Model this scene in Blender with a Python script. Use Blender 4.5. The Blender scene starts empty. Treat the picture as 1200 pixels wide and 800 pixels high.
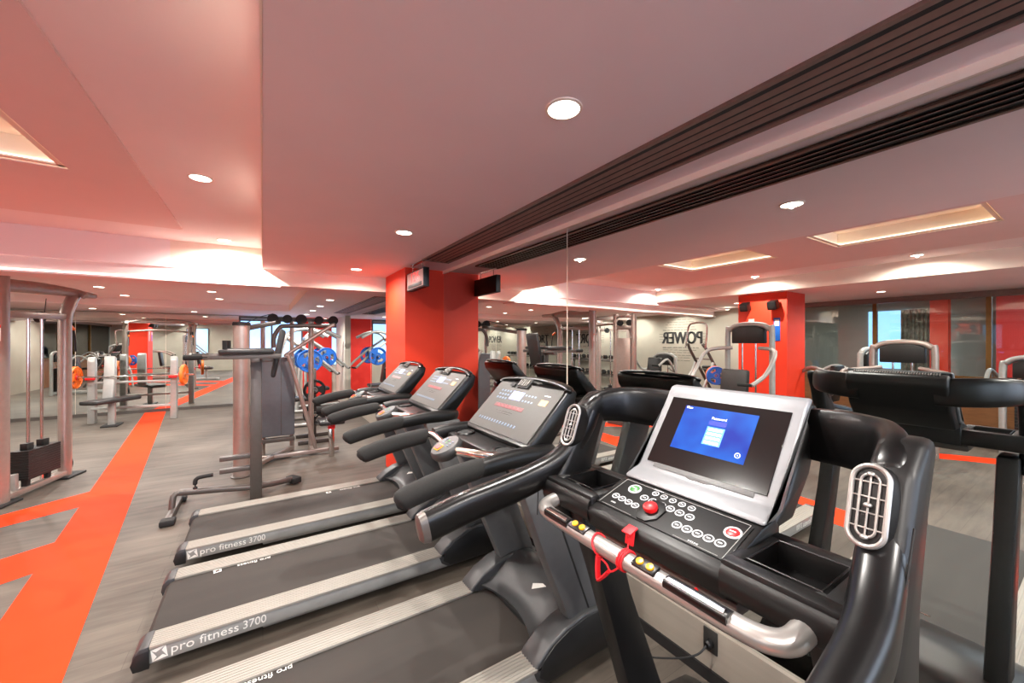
import bpy, bmesh, math, random
from mathutils import Vector, Matrix, Euler
random.seed(7)
C = bpy.context.scene.collection
PI = math.pi
V = Vector

# ---------------------------------------------------------------- materials
def lin(c):
    return tuple(((v/255)/12.92 if v/255 <= .04045 else ((v/255+.055)/1.055)**2.4) for v in c)

MATS = {}
def mat(name, col, rough=.5, metal=0, noise=0, nscale=20, bump=0, bscale=200, emit=0, coat=0, stretch=None, spec=.5):
    m = bpy.data.materials.new(name); m.use_nodes = True
    nt = m.node_tree; b = nt.nodes['Principled BSDF']
    c = lin(col)
    b.inputs['Base Color'].default_value = (*c, 1)
    b.inputs['Roughness'].default_value = rough
    b.inputs['Metallic'].default_value = metal
    b.inputs['Coat Weight'].default_value = coat
    b.inputs['Specular IOR Level'].default_value = spec
    if emit:
        b.inputs['Emission Color'].default_value = (*c, 1)
        b.inputs['Emission Strength'].default_value = emit
    tc = nt.nodes.new('ShaderNodeTexCoord')
    mp = nt.nodes.new('ShaderNodeMapping')
    nt.links.new(tc.outputs['Object'], mp.inputs['Vector'])
    if stretch: mp.inputs['Scale'].default_value = stretch
    if noise:
        n = nt.nodes.new('ShaderNodeTexNoise'); n.inputs['Scale'].default_value = nscale; n.inputs['Detail'].default_value = 4
        nt.links.new(mp.outputs[0], n.inputs['Vector'])
        r = nt.nodes.new('ShaderNodeValToRGB')
        r.color_ramp.elements[0].position = .3; r.color_ramp.elements[1].position = .7
        r.color_ramp.elements[0].color = (*[max(0, v*(1-noise)) for v in c], 1)
        r.color_ramp.elements[1].color = (*[min(1, v*(1+noise)) for v in c], 1)
        nt.links.new(n.outputs['Fac'], r.inputs['Fac']); nt.links.new(r.outputs[0], b.inputs['Base Color'])
    if bump:
        n2 = nt.nodes.new('ShaderNodeTexNoise'); n2.inputs['Scale'].default_value = bscale; n2.inputs['Detail'].default_value = 2
        nt.links.new(mp.outputs[0], n2.inputs['Vector'])
        bp = nt.nodes.new('ShaderNodeBump'); bp.inputs['Strength'].default_value = bump; bp.inputs['Distance'].default_value = .002
        nt.links.new(n2.outputs['Fac'], bp.inputs['Height']); nt.links.new(bp.outputs[0], b.inputs['Normal'])
    MATS[name] = m
    return m

def floor_mat():
    m = bpy.data.materials.new('vinyl_floor'); m.use_nodes = True
    nt = m.node_tree; b = nt.nodes['Principled BSDF']; N = nt.nodes.new; L = nt.links.new
    tc = N('ShaderNodeTexCoord'); mp = N('ShaderNodeMapping'); L(tc.outputs['Object'], mp.inputs['Vector'])
    mp.inputs['Scale'].default_value = (1.1, 7.5, 1)
    n = N('ShaderNodeTexNoise'); n.inputs['Scale'].default_value = 1.6; n.inputs['Detail'].default_value = 8; n.inputs['Roughness'].default_value = .62
    L(mp.outputs[0], n.inputs['Vector'])
    n2 = N('ShaderNodeTexNoise'); n2.inputs['Scale'].default_value = .9; n2.inputs['Detail'].default_value = 3
    L(tc.outputs['Object'], n2.inputs['Vector'])
    br = N('ShaderNodeTexBrick'); L(tc.outputs['Object'], br.inputs['Vector'])
    br.inputs['Scale'].default_value = 1; br.inputs['Brick Width'].default_value = 1.2; br.inputs['Row Height'].default_value = .15
    br.inputs['Mortar Size'].default_value = .0015; br.inputs['Color1'].default_value = (.45,.45,.45,1); br.inputs['Color2'].default_value = (.55,.55,.55,1)
    br.inputs['Mortar'].default_value = (.3,.3,.3,1)
    mx = N('ShaderNodeMath'); mx.operation = 'ADD'; L(n.outputs['Fac'], mx.inputs[0]); L(n2.outputs['Fac'], mx.inputs[1])
    mx2 = N('ShaderNodeMath'); mx2.operation = 'ADD'; L(mx.outputs[0], mx2.inputs[0]); L(br.outputs['Color'], mx2.inputs[1])
    r = N('ShaderNodeValToRGB'); L(mx2.outputs[0], r.inputs['Fac'])
    mr = N('ShaderNodeMapRange'); mr.inputs['From Min'].default_value = 1.05; mr.inputs['From Max'].default_value = 1.95
    L(mx2.outputs[0], mr.inputs['Value']); L(mr.outputs[0], r.inputs['Fac'])
    r.color_ramp.elements[0].color = (*lin((55,49,44)), 1); r.color_ramp.elements[1].color = (*lin((115,106,96)), 1)
    L(r.outputs[0], b.inputs['Base Color'])
    b.inputs['Roughness'].default_value = .55; b.inputs['Specular IOR Level'].default_value = .25
    return m

def mirror_mat():
    m = bpy.data.materials.new('silvered_glass'); m.use_nodes = True
    b = m.node_tree.nodes['Principled BSDF']
    b.inputs['Base Color'].default_value = (.80, .83, .80, 1); b.inputs['Metallic'].default_value = 1; b.inputs['Roughness'].default_value = .004
    return m

def glass_mat():
    m = bpy.data.materials.new('clear_glass'); m.use_nodes = True
    nt = m.node_tree; nt.nodes.remove(nt.nodes['Principled BSDF'])
    t = nt.nodes.new('ShaderNodeBsdfTransparent'); g = nt.nodes.new('ShaderNodeBsdfGlossy'); x = nt.nodes.new('ShaderNodeMixShader')
    t.inputs['Color'].default_value = (.86,.92,.92,1); g.inputs['Roughness'].default_value = .01
    f = nt.nodes.new('ShaderNodeFresnel'); f.inputs['IOR'].default_value = 1.6
    nt.links.new(f.outputs[0], x.inputs['Fac']); nt.links.new(t.outputs[0], x.inputs[1]); nt.links.new(g.outputs[0], x.inputs[2])
    nt.links.new(x.outputs[0], nt.nodes['Material Output'].inputs['Surface'])
    return m

M = dict(
    floor=floor_mat(), mirror=mirror_mat(), glass=glass_mat(),
    stripe=mat('orange_floor_vinyl', (244,64,28), .6, noise=.05, nscale=3, spec=.05),
    ceil=mat('salmon_ceiling_paint', (247,231,230), .85, noise=.02, nscale=2),
    ceil2=mat('coffer_ceiling_paint', (238,210,206), .85, noise=.02, nscale=2),
    cove=mat('cream_cove_paint', (246,230,214), .8, noise=.02, nscale=3),
    wallw=mat('warm_white_wall_paint', (206,198,184), .8, noise=.03, nscale=3),
    wallg=mat('grey_beige_wall_paint', (178,172,158), .8, noise=.04, nscale=3),
    plinth=mat('light_grey_panel', (142,132,120), .5, noise=.05, nscale=6, stretch=(1,.3,6)),
    orange=mat('orange_red_pillar_paint', (226,54,20), .6, noise=.03, nscale=4),
    red=mat('red_wall_paint', (222,40,28), .6, noise=.04, nscale=4),
    bronze=mat('dark_bronze_grille', (118,94,84), .5, .2, noise=.1, nscale=30),
    void=mat('dark_duct', (16,12,11), .8, noise=.1, nscale=30),
    gold=mat('bronze_frame', (120,86,42), .4, .5, noise=.1, nscale=20),
    black=mat('black_moulded_plastic', (9,8,8), .42, noise=.12, nscale=40, bump=.12, bscale=900, spec=.4),
    gloss=mat('glossy_black_plastic', (7,6,6), .31, noise=.1, nscale=20, spec=.42),
    hood=mat('charcoal_hood_plastic', (52,52,53), .4, noise=.06, nscale=30, bump=.08, bscale=700),
    hoodd=mat('dark_hood_side_plastic', (26,26,27), .4, noise=.08, nscale=30),
    foam=mat('black_foam_grip', (22,21,20), .85, noise=.15, nscale=120, bump=.3, bscale=600),
    rubber=mat('black_rubber', (24,24,24), .7, noise=.15, nscale=60),
    rail=mat('ribbed_aluminium_foot_rail', (148,143,134), .5, .1, noise=.07, nscale=60, stretch=(.3,30,1)),
    side=mat('grey_side_panel_paint', (146,146,143), .45, .2, noise=.05, nscale=20),
    belt=mat('worn_running_belt', (40,34,29), .75, noise=.22, nscale=2.2, stretch=(.7,4,1), bump=.2, bscale=500),
    belt2=mat('dark_running_belt', (46,43,39), .7, noise=.2, nscale=2.2, stretch=(.7,4,1), bump=.2, bscale=500),
    upright=mat('grey_upright_paint', (94,94,94), .42, .1, noise=.05, nscale=20),
    consl=mat('brushed_grey_console', (58,55,52), .5, .3, noise=.06, nscale=40, stretch=(1,12,1)),
    silver=mat('silver_plastic', (142,143,146), .36, .4, noise=.03, nscale=30),
    satin=mat('satin_aluminium', (172,168,164), .34, .75, noise=.04, nscale=30),
    chrome=mat('polished_chrome', (214,210,206), .14, 1, noise=.03, nscale=20),
    steel=mat('taupe_painted_steel', (164,150,142), .36, .55, noise=.05, nscale=20),
    lgrey=mat('light_grey_machine_paint', (168,168,164), .4, .3, noise=.05, nscale=20),
    dsteel=mat('dark_grey_machine_paint', (92,86,82), .4, .4, noise=.06, nscale=20),
    shroud=mat('blue_grey_shroud', (96,100,106), .5, .1, noise=.05, nscale=20),
    iron=mat('black_iron', (30,28,27), .5, .3, noise=.15, nscale=30),
    pad=mat('black_vinyl_upholstery', (34,33,33), .45, noise=.15, nscale=40, bump=.2, bscale=300),
    blue=mat('blue_rubber_plate', (22,96,186), .5, noise=.08, nscale=20),
    orangep=mat('orange_rubber_plate', (236,110,24), .5, noise=.08, nscale=20),
    redp=mat('red_plastic', (222,26,30), .4, noise=.06, nscale=30),
    yellow=mat('yellow_button_plastic', (240,170,20), .35, noise=.05, nscale=60),
    green=mat('green_button_plastic', (60,120,60), .35, noise=.05, nscale=60),
    white=mat('white_print', (228,226,220), .6, noise=.03, nscale=50),
    white2=mat('white_chair_paint', (222,226,228), .5, noise=.03, nscale=10),
    ink=mat('dark_wall_lettering', (52,50,50), .8, noise=.08, nscale=20),
    inkl=mat('grey_wall_lettering', (112,108,102), .8, noise=.08, nscale=20),
    screenk=mat('dark_screen_glass', (20,17,17), .12, noise=.05, nscale=5, coat=.3),
    lcd=mat('pale_blue_display', (120,134,226), .4, emit=.55, noise=.06, nscale=30),
    led=mat('red_led_display', (96,6,20), .35, emit=.08, noise=.15, nscale=80),
    ledd=mat('red_led_digits', (250,60,60), .3, emit=.8, noise=.05, nscale=80),
    clockf=mat('clock_face', (214,176,168), .4, emit=.12, noise=.05, nscale=20),
    lamp=mat('lit_lamp_diffuser', (255,246,232), .4, emit=9, noise=.01, nscale=20),
    rear_fill=mat('rear_fill_glow', (214,228,255), .5, emit=4.6, noise=.1, nscale=1.5),  # glow of the added fill panes behind the camera
    cove_led=mat('cove_led_diffuser', (255,240,220), .4, emit=2.6, noise=.01, nscale=20),
    strip=mat('lit_led_strip', (255,244,226), .4, emit=1.6, noise=.01, nscale=20),
    day=mat('bright_daylight_sky', (150,200,255), .5, emit=1.5, noise=.25, nscale=1.5),
    curtain=mat('patterned_curtain', (150,140,120), .8, noise=.35, nscale=14),
    wood=mat('brown_wood', (120,78,44), .5, noise=.2, nscale=6, stretch=(1,1,8)),
    keyring=mat('key_ring_grey', (206,208,210), .4, noise=.05, nscale=60),
    keyblk=mat('key_dark', (20,21,24), .4, noise=.1, nscale=60),
    keyblue=mat('key_blue_print', (92,112,134), .4, noise=.1, nscale=60),
    orangek=mat('orange_key_print', (246,140,40), .4, noise=.1, nscale=60),
    cord=mat('red_cord', (214,24,34), .55, noise=.08, nscale=80),
    socket=mat('dark_socket_plastic', (40,38,36), .4, noise=.1, nscale=50),
)
def screen_mat():
    m = bpy.data.materials.new('blue_menu_screen'); m.use_nodes = True
    nt = m.node_tree; b = nt.nodes['Principled BSDF']; N = nt.nodes.new; L = nt.links.new
    tc = N('ShaderNodeTexCoord'); n = N('ShaderNodeTexNoise'); n.inputs['Scale'].default_value = 9
    L(tc.outputs['Object'], n.inputs['Vector'])
    r = N('ShaderNodeValToRGB'); L(n.outputs['Fac'], r.inputs['Fac'])
    r.color_ramp.elements[0].position = .35; r.color_ramp.elements[0].color = (*lin((6,44,186)), 1)
    r.color_ramp.elements[1].position = .68; r.color_ramp.elements[1].color = (*lin((10,118,240)), 1)
    L(r.outputs[0], b.inputs['Emission Color']); b.inputs['Emission Strength'].default_value = .72
    b.inputs['Base Color'].default_value = (.001,.004,.02,1); b.inputs['Roughness'].default_value = .5; b.inputs['Specular IOR Level'].default_value = .1
    return m
M['menu'] = screen_mat()
for k, c, e in (('menu_light', (70,140,226), .5), ('menu_white', (236,244,255), .75), ('menu_dark', (10,34,130), .7)):
    M[k] = mat(k+'_pixels', c, .3, emit=e, noise=.02, nscale=90)

# ---------------------------------------------------------------- mesh builder
def frame(t, up):
    t = t.normalized(); s = t.cross(up)
    if s.length < 1e-4: s = t.cross(V((1,0,0)))
    s.normalize(); return s, s.cross(t).normalized()

def smooth_path(pts, k=6):
    P = [V(p) for p in pts]; out = []
    for i in range(len(P)-1):
        a, b, c, d = P[max(i-1,0)], P[i], P[i+1], P[min(i+2,len(P)-1)]
        for j in range(k):
            t = j/k
            out.append(.5*((2*b)+(c-a)*t+(2*a-5*b+4*c-d)*t*t+(3*b-a-3*c+d)*t**3))
    out.append(P[-1]); return out

def smooth_vals(vals, k=6):
    out = []
    for i in range(len(vals)-1):
        for j in range(k):
            t = j/k; out.append(tuple(x+(y-x)*t for x, y in zip(vals[i], vals[i+1])))
    out.append(tuple(vals[-1])); return out

class B:
    def __init__(s): s.bm = bmesh.new()
    def _tr(s, vs, mtx): bmesh.ops.transform(s.bm, matrix=mtx, verts=vs)
    def box(s, c, d, rot=None, bev=0, seg=2):
        r = bmesh.ops.create_cube(s.bm, size=1); vs = r['verts']
        s._tr(vs, Matrix.Diagonal((*d, 1)))
        if bev:
            es = list({e for v in vs for e in v.link_edges})
            q = bmesh.ops.bevel(s.bm, geom=es, offset=min(bev, min(d)*.49), segments=seg, affect='EDGES', profile=.5)
            vs = list({v for f in q['faces'] for v in f.verts} | {v for v in vs if v.is_valid})
        m = Matrix.Translation(V(c))
        if rot is not None: m = m @ (rot.to_4x4() if isinstance(rot, Matrix) else Euler(rot).to_matrix().to_4x4())
        s._tr(vs, m); return s
    def span(s, x0, x1, y0, y1, z0, z1, bev=0, seg=2):
        return s.box(((x0+x1)/2,(y0+y1)/2,(z0+z1)/2), (abs(x1-x0),abs(y1-y0),abs(z1-z0)), bev=bev, seg=seg)
    def beam(s, a, b, w, h, bev=.006, up=(0,0,1)):
        a, b = V(a), V(b); t = (b-a); sd, u = frame(t, V(up))
        m = Matrix((sd, t.normalized(), u)).transposed()
        return s.box((a+b)/2, (w, t.length, h), rot=m, bev=bev)
    def prism(s, poly, y0, y1, bev=0, axis='Y', seg=2):
        def P(p, h):
            return {'Y': (p[0],h,p[1]), 'X': (h,p[0],p[1]), 'Z': (p[0],p[1],h)}[axis]
        a = [s.bm.verts.new(P(p, y0)) for p in poly]; b = [s.bm.verts.new(P(p, y1)) for p in poly]
        fs = [s.bm.faces.new(a), s.bm.faces.new(b[::-1])]
        n = len(poly)
        for i in range(n): fs.append(s.bm.faces.new((a[(i+1)%n], a[i], b[i], b[(i+1)%n])))
        bmesh.ops.recalc_face_normals(s.bm, faces=fs)
        if bev:
            es = list({e for f in fs for e in f.edges})
            bmesh.ops.bevel(s.bm, geom=es, offset=bev, segments=seg, affect='EDGES', profile=.5)
        return s
    def tube(s, pts, r, n=12, k=0, up=(0,0,1), power=2, closed=False, cap=True):
        if not isinstance(r, list): r = [r]*len(pts)
        r = [(q,q) if not isinstance(q, tuple) else q for q in r]
        P = [V(p) for p in pts]
        if k: P, r = smooth_path(P, k), smooth_vals(r, k)
        rings = []; up = V(up); L = len(P)
        for i, p in enumerate(P):
            if closed: t = P[(i+1)%L]-P[i-1]
            else: t = P[min(i+1,L-1)]-P[max(i-1,0)]
            sd, u = frame(t, up)
            ring = []
            for j in range(n):
                a = 2*PI*j/n; ca, sa = math.cos(a), math.sin(a)
                e = 2/power
                x = math.copysign(abs(ca)**e, ca)*r[i][0]; y = math.copysign(abs(sa)**e, sa)*r[i][1]
                ring.append(s.bm.verts.new(p+sd*x+u*y))
            rings.append(ring)
        fs = []
        for i in range(L if closed else L-1):
            A, Bq = rings[i], rings[(i+1)%L]
            for j in range(n): fs.append(s.bm.faces.new((A[j], A[(j+1)%n], Bq[(j+1)%n], Bq[j])))
        if cap and not closed:
            fs.append(s.bm.faces.new(rings[0][::-1])); fs.append(s.bm.faces.new(rings[-1]))
        bmesh.ops.recalc_face_normals(s.bm, faces=fs)
        return s
    def cyl(s, a, b, r, r2=None, n=20):
        a, b = V(a), V(b); t = b-a
        up = V((0,0,1)) if abs(t.normalized().z) < .95 else V((1,0,0))
        return s.tube([a, b], [r, r if r2 is None else r2], n=n, up=up)
    def ball(s, c, r, n=16):
        q = bmesh.ops.create_uvsphere(s.bm, u_segments=n, v_segments=n//2+2, radius=1)
        rr = r if isinstance(r, tuple) else (r,r,r)
        s._tr(q['verts'], Matrix.Translation(V(c)) @ Matrix.Diagonal((*rr, 1))); return s
    def lathe(s, prof, c, ax=(0,0,1), n=24):
        z = V(ax).normalized(); x, y = frame(z, V((0,0,1)) if abs(z.z) < .9 else V((1,0,0)))
        rings = [[s.bm.verts.new(V(c)+z*h+(x*math.cos(2*PI*j/n)+y*math.sin(2*PI*j/n))*max(r,1e-4)) for j in range(n)] for r, h in prof]
        fs = []
        for A, Q in zip(rings, rings[1:]):
            for j in range(n): fs.append(s.bm.faces.new((A[j], A[(j+1)%n], Q[(j+1)%n], Q[j])))
        if prof[0][0] < .001 or prof[-1][0] < .001:
            fs.append(s.bm.faces.new(rings[0][::-1])); fs.append(s.bm.faces.new(rings[-1]))
        else:
            for j in range(n): fs.append(s.bm.faces.new((rings[-1][j], rings[-1][(j+1)%n], rings[0][(j+1)%n], rings[0][j])))
        bmesh.ops.recalc_face_normals(s.bm, faces=fs); return s
    def torus(s, c, R, r, ax=(0,0,1), n=28, m=8, sx=1):
        z = V(ax).normalized(); x, y = frame(z, V((0,0,1)) if abs(z.z) < .9 else V((1,0,0)))
        pts = [V(c)+x*math.cos(2*PI*i/n)*R*sx+y*math.sin(2*PI*i/n)*R for i in range(n)]
        return s.tube(pts, r, n=m, up=z, closed=True)
    def poly(s, pts, th=.001):
        P = [V(p) for p in pts]; nrm = (P[1]-P[0]).cross(P[2]-P[0]).normalized()*th
        a = [s.bm.verts.new(p) for p in P]; b = [s.bm.verts.new(p+nrm) for p in P]; n = len(P)
        fs = [s.bm.faces.new(a[::-1]), s.bm.faces.new(b)]
        for i in range(n): fs.append(s.bm.faces.new((a[i], a[(i+1)%n], b[(i+1)%n], b[i])))
        bmesh.ops.recalc_face_normals(s.bm, faces=fs); return s
    def surf(s, f, nu, nv, th=0):
        g = [[s.bm.verts.new(f(i/nu, j/nv)) for j in range(nv+1)] for i in range(nu+1)]
        fs = [s.bm.faces.new((g[i][j], g[i+1][j], g[i+1][j+1], g[i][j+1])) for i in range(nu) for j in range(nv)]
        bmesh.ops.recalc_face_normals(s.bm, faces=fs)
        if th: bmesh.ops.solidify(s.bm, geom=fs, thickness=th)
        return s
    def plate(s, R, th, rh=.025, slots=3):
        # disc weight plate standing on its rim, axis along local Y, with hand slots
        n = 60; rad = [rh, R*.42, R*.74, R*.86, R]
        w = 2*PI/slots
        vs = [[s.bm.verts.new((rr*math.cos(2*PI*j/n), 0, rr*math.sin(2*PI*j/n))) for j in range(n)] for rr in rad]
        fs = []
        for k in range(4):
            for j in range(n):
                if k == 1 and ((2*PI*(j+.5)/n+PI/2) % w)/w < .48: continue
                fs.append(s.bm.faces.new((vs[k][j], vs[k][(j+1)%n], vs[k+1][(j+1)%n], vs[k+1][j])))
        q = bmesh.ops.extrude_face_region(s.bm, geom=fs)
        nv = [v for v in q['geom'] if isinstance(v, bmesh.types.BMVert)]
        bmesh.ops.translate(s.bm, verts=nv, vec=(0, th, 0))
        bmesh.ops.recalc_face_normals(s.bm, faces=s.bm.faces[:])
        for y in (0, th):
            s.torus((0, y, 0), R*.93, R*.06, ax=(0,1,0), n=40, m=6)
            s.torus((0, y, 0), rh*1.3, R*.05, ax=(0,1,0), n=20, m=6)
        return s
    def obj(s, name, m, parent=None, loc=None, rot=None, ang=38):
        me = bpy.data.meshes.new(name); s.bm.to_mesh(me); s.bm.free()
        me.polygons.foreach_set('use_smooth', [True]*len(me.polygons)); me.set_sharp_from_angle(angle=math.radians(ang))
        o = bpy.data.objects.new(name, me); C.objects.link(o); me.materials.append(M[m] if isinstance(m, str) else m)
        if parent: o.parent = parent
        if loc is not None: o.location = loc
        if rot is not None: o.rotation_euler = rot
        return o

def tag(o, label, cat, group=None):
    o['label'] = label; o['category'] = cat
    if group: o['group'] = group
    return o
def struct(b, name, m):
    o = b.obj(name, m); o['kind'] = 'structure'; return o
def thing(name, label, cat, loc=(0,0,0), rotz=0, group=None):
    o = bpy.data.objects.new(name, None); o.empty_display_size = .1; C.objects.link(o)
    o.location = loc; o.rotation_euler = (0,0,rotz); return tag(o, label, cat, group)
def dup(root, loc, rotz=None, label=None, group=None):
    def cp(o, par):
        c = o.copy(); C.objects.link(c)
        if par: c.parent = par
        for ch in o.children: cp(ch, c)
        return c
    r = cp(root, None); r.location = loc
    if rotz is not None: r.rotation_euler = (0,0,rotz)
    if label: r['label'] = label
    if group: r['group'] = group
    return r
def text_bm(s, size, th=.0008, xs=1, align='CENTER', shear=0):
    cu = bpy.data.curves.new('lettering', 'FONT'); cu.body = s; cu.size = size; cu.extrude = th; cu.align_x = align; cu.align_y = 'CENTER'
    cu.resolution_u = 3; cu.shear = shear
    o = bpy.data.objects.new('lettering', cu); C.objects.link(o)
    dg = bpy.context.evaluated_depsgraph_get(); dg.update()
    me = bpy.data.meshes.new_from_object(o.evaluated_get(dg)); bpy.data.objects.remove(o)
    b = B(); b.bm.from_mesh(me); bpy.data.meshes.remove(me)
    if xs != 1: bmesh.ops.scale(b.bm, vec=(xs,1,1), verts=b.bm.verts)
    return b
def place(b, right, up, loc):
    r, u = V(right).normalized(), V(up).normalized(); n = r.cross(u)
    m = Matrix((r, u, n)).transposed().to_4x4(); m.translation = V(loc)
    bmesh.ops.transform(b.bm, matrix=m, verts=b.bm.verts); return b
ORD = ['first','second','third','fourth','fifth','sixth','seventh','eighth','ninth','tenth']
# ---------------------------------------------------------------- row treadmills
def logo(b, cx, cz, s, y):
    # pinwheel mark made of four slivers
    for k in range(4):
        a = k*PI/2+.25
        def R(p): return (cx+(p[0]*math.cos(a)-p[1]*math.sin(a))*s, y, cz+(p[0]*math.sin(a)+p[1]*math.cos(a))*s)
        b.poly([R((-.42,.52)), R((.56,.40)), R((-.16,.20))], .0012)
    return b

SIDE_TEXT = None
def make_treadmill(root, belt_x):
    d = B()
    d.span(-.47,1.56,-.385,-.30,.075,.150,.006); d.span(-.47,1.56,.30,.385,.075,.150,.006)
    for y in (-.33,.33): d.span(.0,1.5,y-.02,y+.02,.045,.08,.004)
    fr = d.obj('deck_frame','side',root)
    global SIDE_TEXT
    if SIDE_TEXT is None:
        t = text_bm('pro fitness', .062, .0006); t4 = text_bm('3700', .062, .0006)
        for q, wd, xc in ((t, .275, -.2475), (t4, .105, -.0375)):
            xs = [v.co.x for v in q.bm.verts]; w = max(xs)-min(xs)
            bmesh.ops.scale(q.bm, vec=(wd/w,1,1), verts=q.bm.verts); place(q, (1,0,0), (0,0,1), (xc,-.3862,.117))
        SIDE_TEXT = [t.obj('side_lettering','white',fr), t4.obj('model_number','white',fr), logo(B(), -.43, .115, .062, -.386).obj('side_logo','white',fr)]
        t2 = text_bm('pro fitness', .045, .0004); place(t2, (-1,0,0), (0,-1,0), (0,.243,.1525))
        t3 = B()
        for k in range(4):
            a = k*PI/2+.25
            def R(p): return (-.2+(p[0]*math.cos(a)-p[1]*math.sin(a))*.045, .243+(p[0]*math.sin(a)+p[1]*math.cos(a))*.045, .152)
            t3.poly([R((-.42,.52)), R((.56,.40)), R((-.16,.20))], .001)
        for nm, q in (('belt_lettering',t2),('belt_logo',t3)):
            o = q.obj(nm,'white',None); MATS[nm] = o.data; bpy.data.objects.remove(o)
    else:
        for q in SIDE_TEXT: o = q.copy(); C.objects.link(o); o.parent = fr
    b = B()
    b.prism([(-.475,.075),(-.50,.10),(-.505,.125),(-.485,.147),(-.46,.1505),(1.4,.1505),(1.4,.075)], -.268, .268)
    bl = b.obj('running_belt','belt',root)
    for nm in ('belt_lettering','belt_logo'): o = bpy.data.objects.new(nm, MATS[nm]); C.objects.link(o); o.parent = bl; o.location = (belt_x,0,0)
    for s in (-1,1):
        r = B()
        y0, y1 = sorted((s*.262, s*.392))
        r.span(-.468,1.08,y0,y1,.148,.164,.003)
        for k in range(7):
            y = y0+.012+k*(y1-y0-.024)/6
            r.span(-.466,1.07,y-.0035,y+.0035,.1635,.1665,.001,1)
        r.obj('foot_rail','rail',root)
        c = B().prism([(-.465,.06),(-.465,.168),(-.50,.166),(-.525,.14),(-.532,.10),(-.522,.065),(-.505,.058)], s*.258 if s>0 else -.396, .396 if s>0 else -.258, .006)
        ec = c.obj('end_cap','hood',root)
        B().prism([(-.465,.062),(-.465,.150),(-.515,.145),(-.534,.10),(-.524,.064)], s*.394, s*.3975, .001).obj('cap_side','hoodd',ec)
    # hood: two side pods and a curved middle cover
    for s in (-1,1):
        prof = [(1.03,.150),(1.055,.185),(1.12,.235),(1.22,.28),(1.34,.305),(1.46,.30),(1.55,.262),(1.60,.19),(1.605,.07),(1.10,.065),(1.05,.10)]
        y0, y1 = sorted((s*.262, s*.392))
        p = B().prism(prof, y0, y1, .012, seg=3); hp = p.obj('hood_pod','hood',root)
        sp = [(1.06,.12),(1.08,.185),(1.15,.235),(1.24,.27),(1.35,.29),(1.46,.285),(1.54,.25),(1.585,.18),(1.59,.085),(1.11,.08)]
        B().prism(sp, *sorted((s*.390,s*.397)), .003).obj('pod_side','hoodd',hp)
    zs = [.185,.195,.225,.258,.285,.302,.31,.308,.295,.26,.19,.08]
    def hf(u, v):
        y = -.275+.55*u; x0 = 1.10+.06*(1-(2*u-1)**2); i = v*(len(zs)-1); a = int(min(i, len(zs)-2)); z = zs[a]+(zs[a+1]-zs[a])*(i-a)
        return V((x0+(1.6-x0)*v**.9, y, z+.012*(1-(2*u-1)**2)))
    B().surf(hf, 14, 22, .012).obj('hood_cover','hood',root)
    B().span(1.16,1.58,-.26,.26,.152,.18,.004).obj('hood_inside','hoodd',root)
    B().poly([(1.235,-.085,.3005),(1.30,-.13,.3145),(1.30,-.10,.3155),(1.26,-.062,.3105)], .002).obj('paper_tag','white',root)
    # uprights
    for s in (-1,1):
        u = B().prism([(1.27,.27),(1.52,.27),(1.50,.33),(1.20,1.09),(.94,1.09),(1.12,.62)], *sorted((s*.285,s*.365)), .014)
        uo = u.obj('upright','upright',root)
        B().prism([(1.385,.30),(1.395,.30),(1.10,1.05),(1.09,1.05)], *sorted((s*.363,s*.3665)), 0).obj('seam_strip','hoodd',uo)
    # console tray with arm sides
    t = B()
    t.span(.90,1.20,-.30,.30,1.065,1.125,.02)
    t.tube([(1.19,-.2,1.11),(1.17,-.30,1.115),(1.08,-.335,1.12),(.94,-.34,1.12),(.76,-.34,1.105)], [(.05,.035),(.045,.04),(.04,.042),(.037,.041),(.036,.038)], n=16, k=5, power=2.6)
    t.tube([(1.19,.2,1.11),(1.17,.30,1.115),(1.08,.335,1.12),(.94,.34,1.12),(.84,.34,1.11)], [(.05,.035),(.045,.04),(.04,.042),(.037,.041),(.033,.036)], n=16, k=5, power=2.6)
    tr = t.obj('console_tray','black',root)
    for s in (-1,1):
        h = B().lathe([(.058,0),(.062,.006),(.058,.012),(.048,.010),(.044,.002)], (.98,s*.22,1.122), n=28); h.obj('cup_ring','gloss',tr)
        B().lathe([(.0,.0),(.044,0),(.044,.004),(0,.004)], (.98,s*.22,1.124), n=24).obj('cup_well','rubber',tr)
    for s in (-1,1):
        g = B().tube([(.425,s*.345,1.035),(.435,s*.345,1.042),(.46,s*.345,1.052),(.60,s*.343,1.085),(.76,s*.34,1.107),(.785,s*.34,1.108)],
                     [(.012,.012),(.034,.034),(.043,.043),(.045,.045),(.043,.043),(.038,.038)], n=18, k=5)
        g.obj('foam_grip','foam',root)
    B().tube([(.775,.34,1.108),(.795,.335,1.112),(.81,.27,1.12),(.80,.12,1.115),(.795,0,1.11),(.82,-.1,1.115),(.86,-.2,1.12),(.93,-.29,1.12)], .021, n=14, k=6).obj('cross_bar','chrome',root)
    ax = V((-.45,0,.89)); pc = V((.785,.02,1.105))
    pod = B().lathe([(.0,-.04),(.05,-.038),(.074,-.022),(.084,.002),(.083,.018),(.075,.028),(0,.032)], pc, ax, 28).obj('key_pod','hood',root)
    e1 = V((0,-1,0)); e2 = V((.89,0,.45)); 
    def pp(a, c_, h=.032): return pc+ax.normalized()*h+e1*a+e2.normalized()*c_
    def keypad(lst, name, m, par, f, e1, e2):
        k = B(); rm = Matrix((e1.normalized(), e2.normalized(), e1.cross(e2).normalized())).transposed()
        for (a, c_, w, h) in lst: k.box(f(a,c_), (w,h,.003), rot=rm, bev=.001, seg=1)
        return k.obj(name, m, par)
    keypad([(-.012,-.03,.05,.042)], 'stop_ring', 'yellow', pod, pp, e1, e2)
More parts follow.
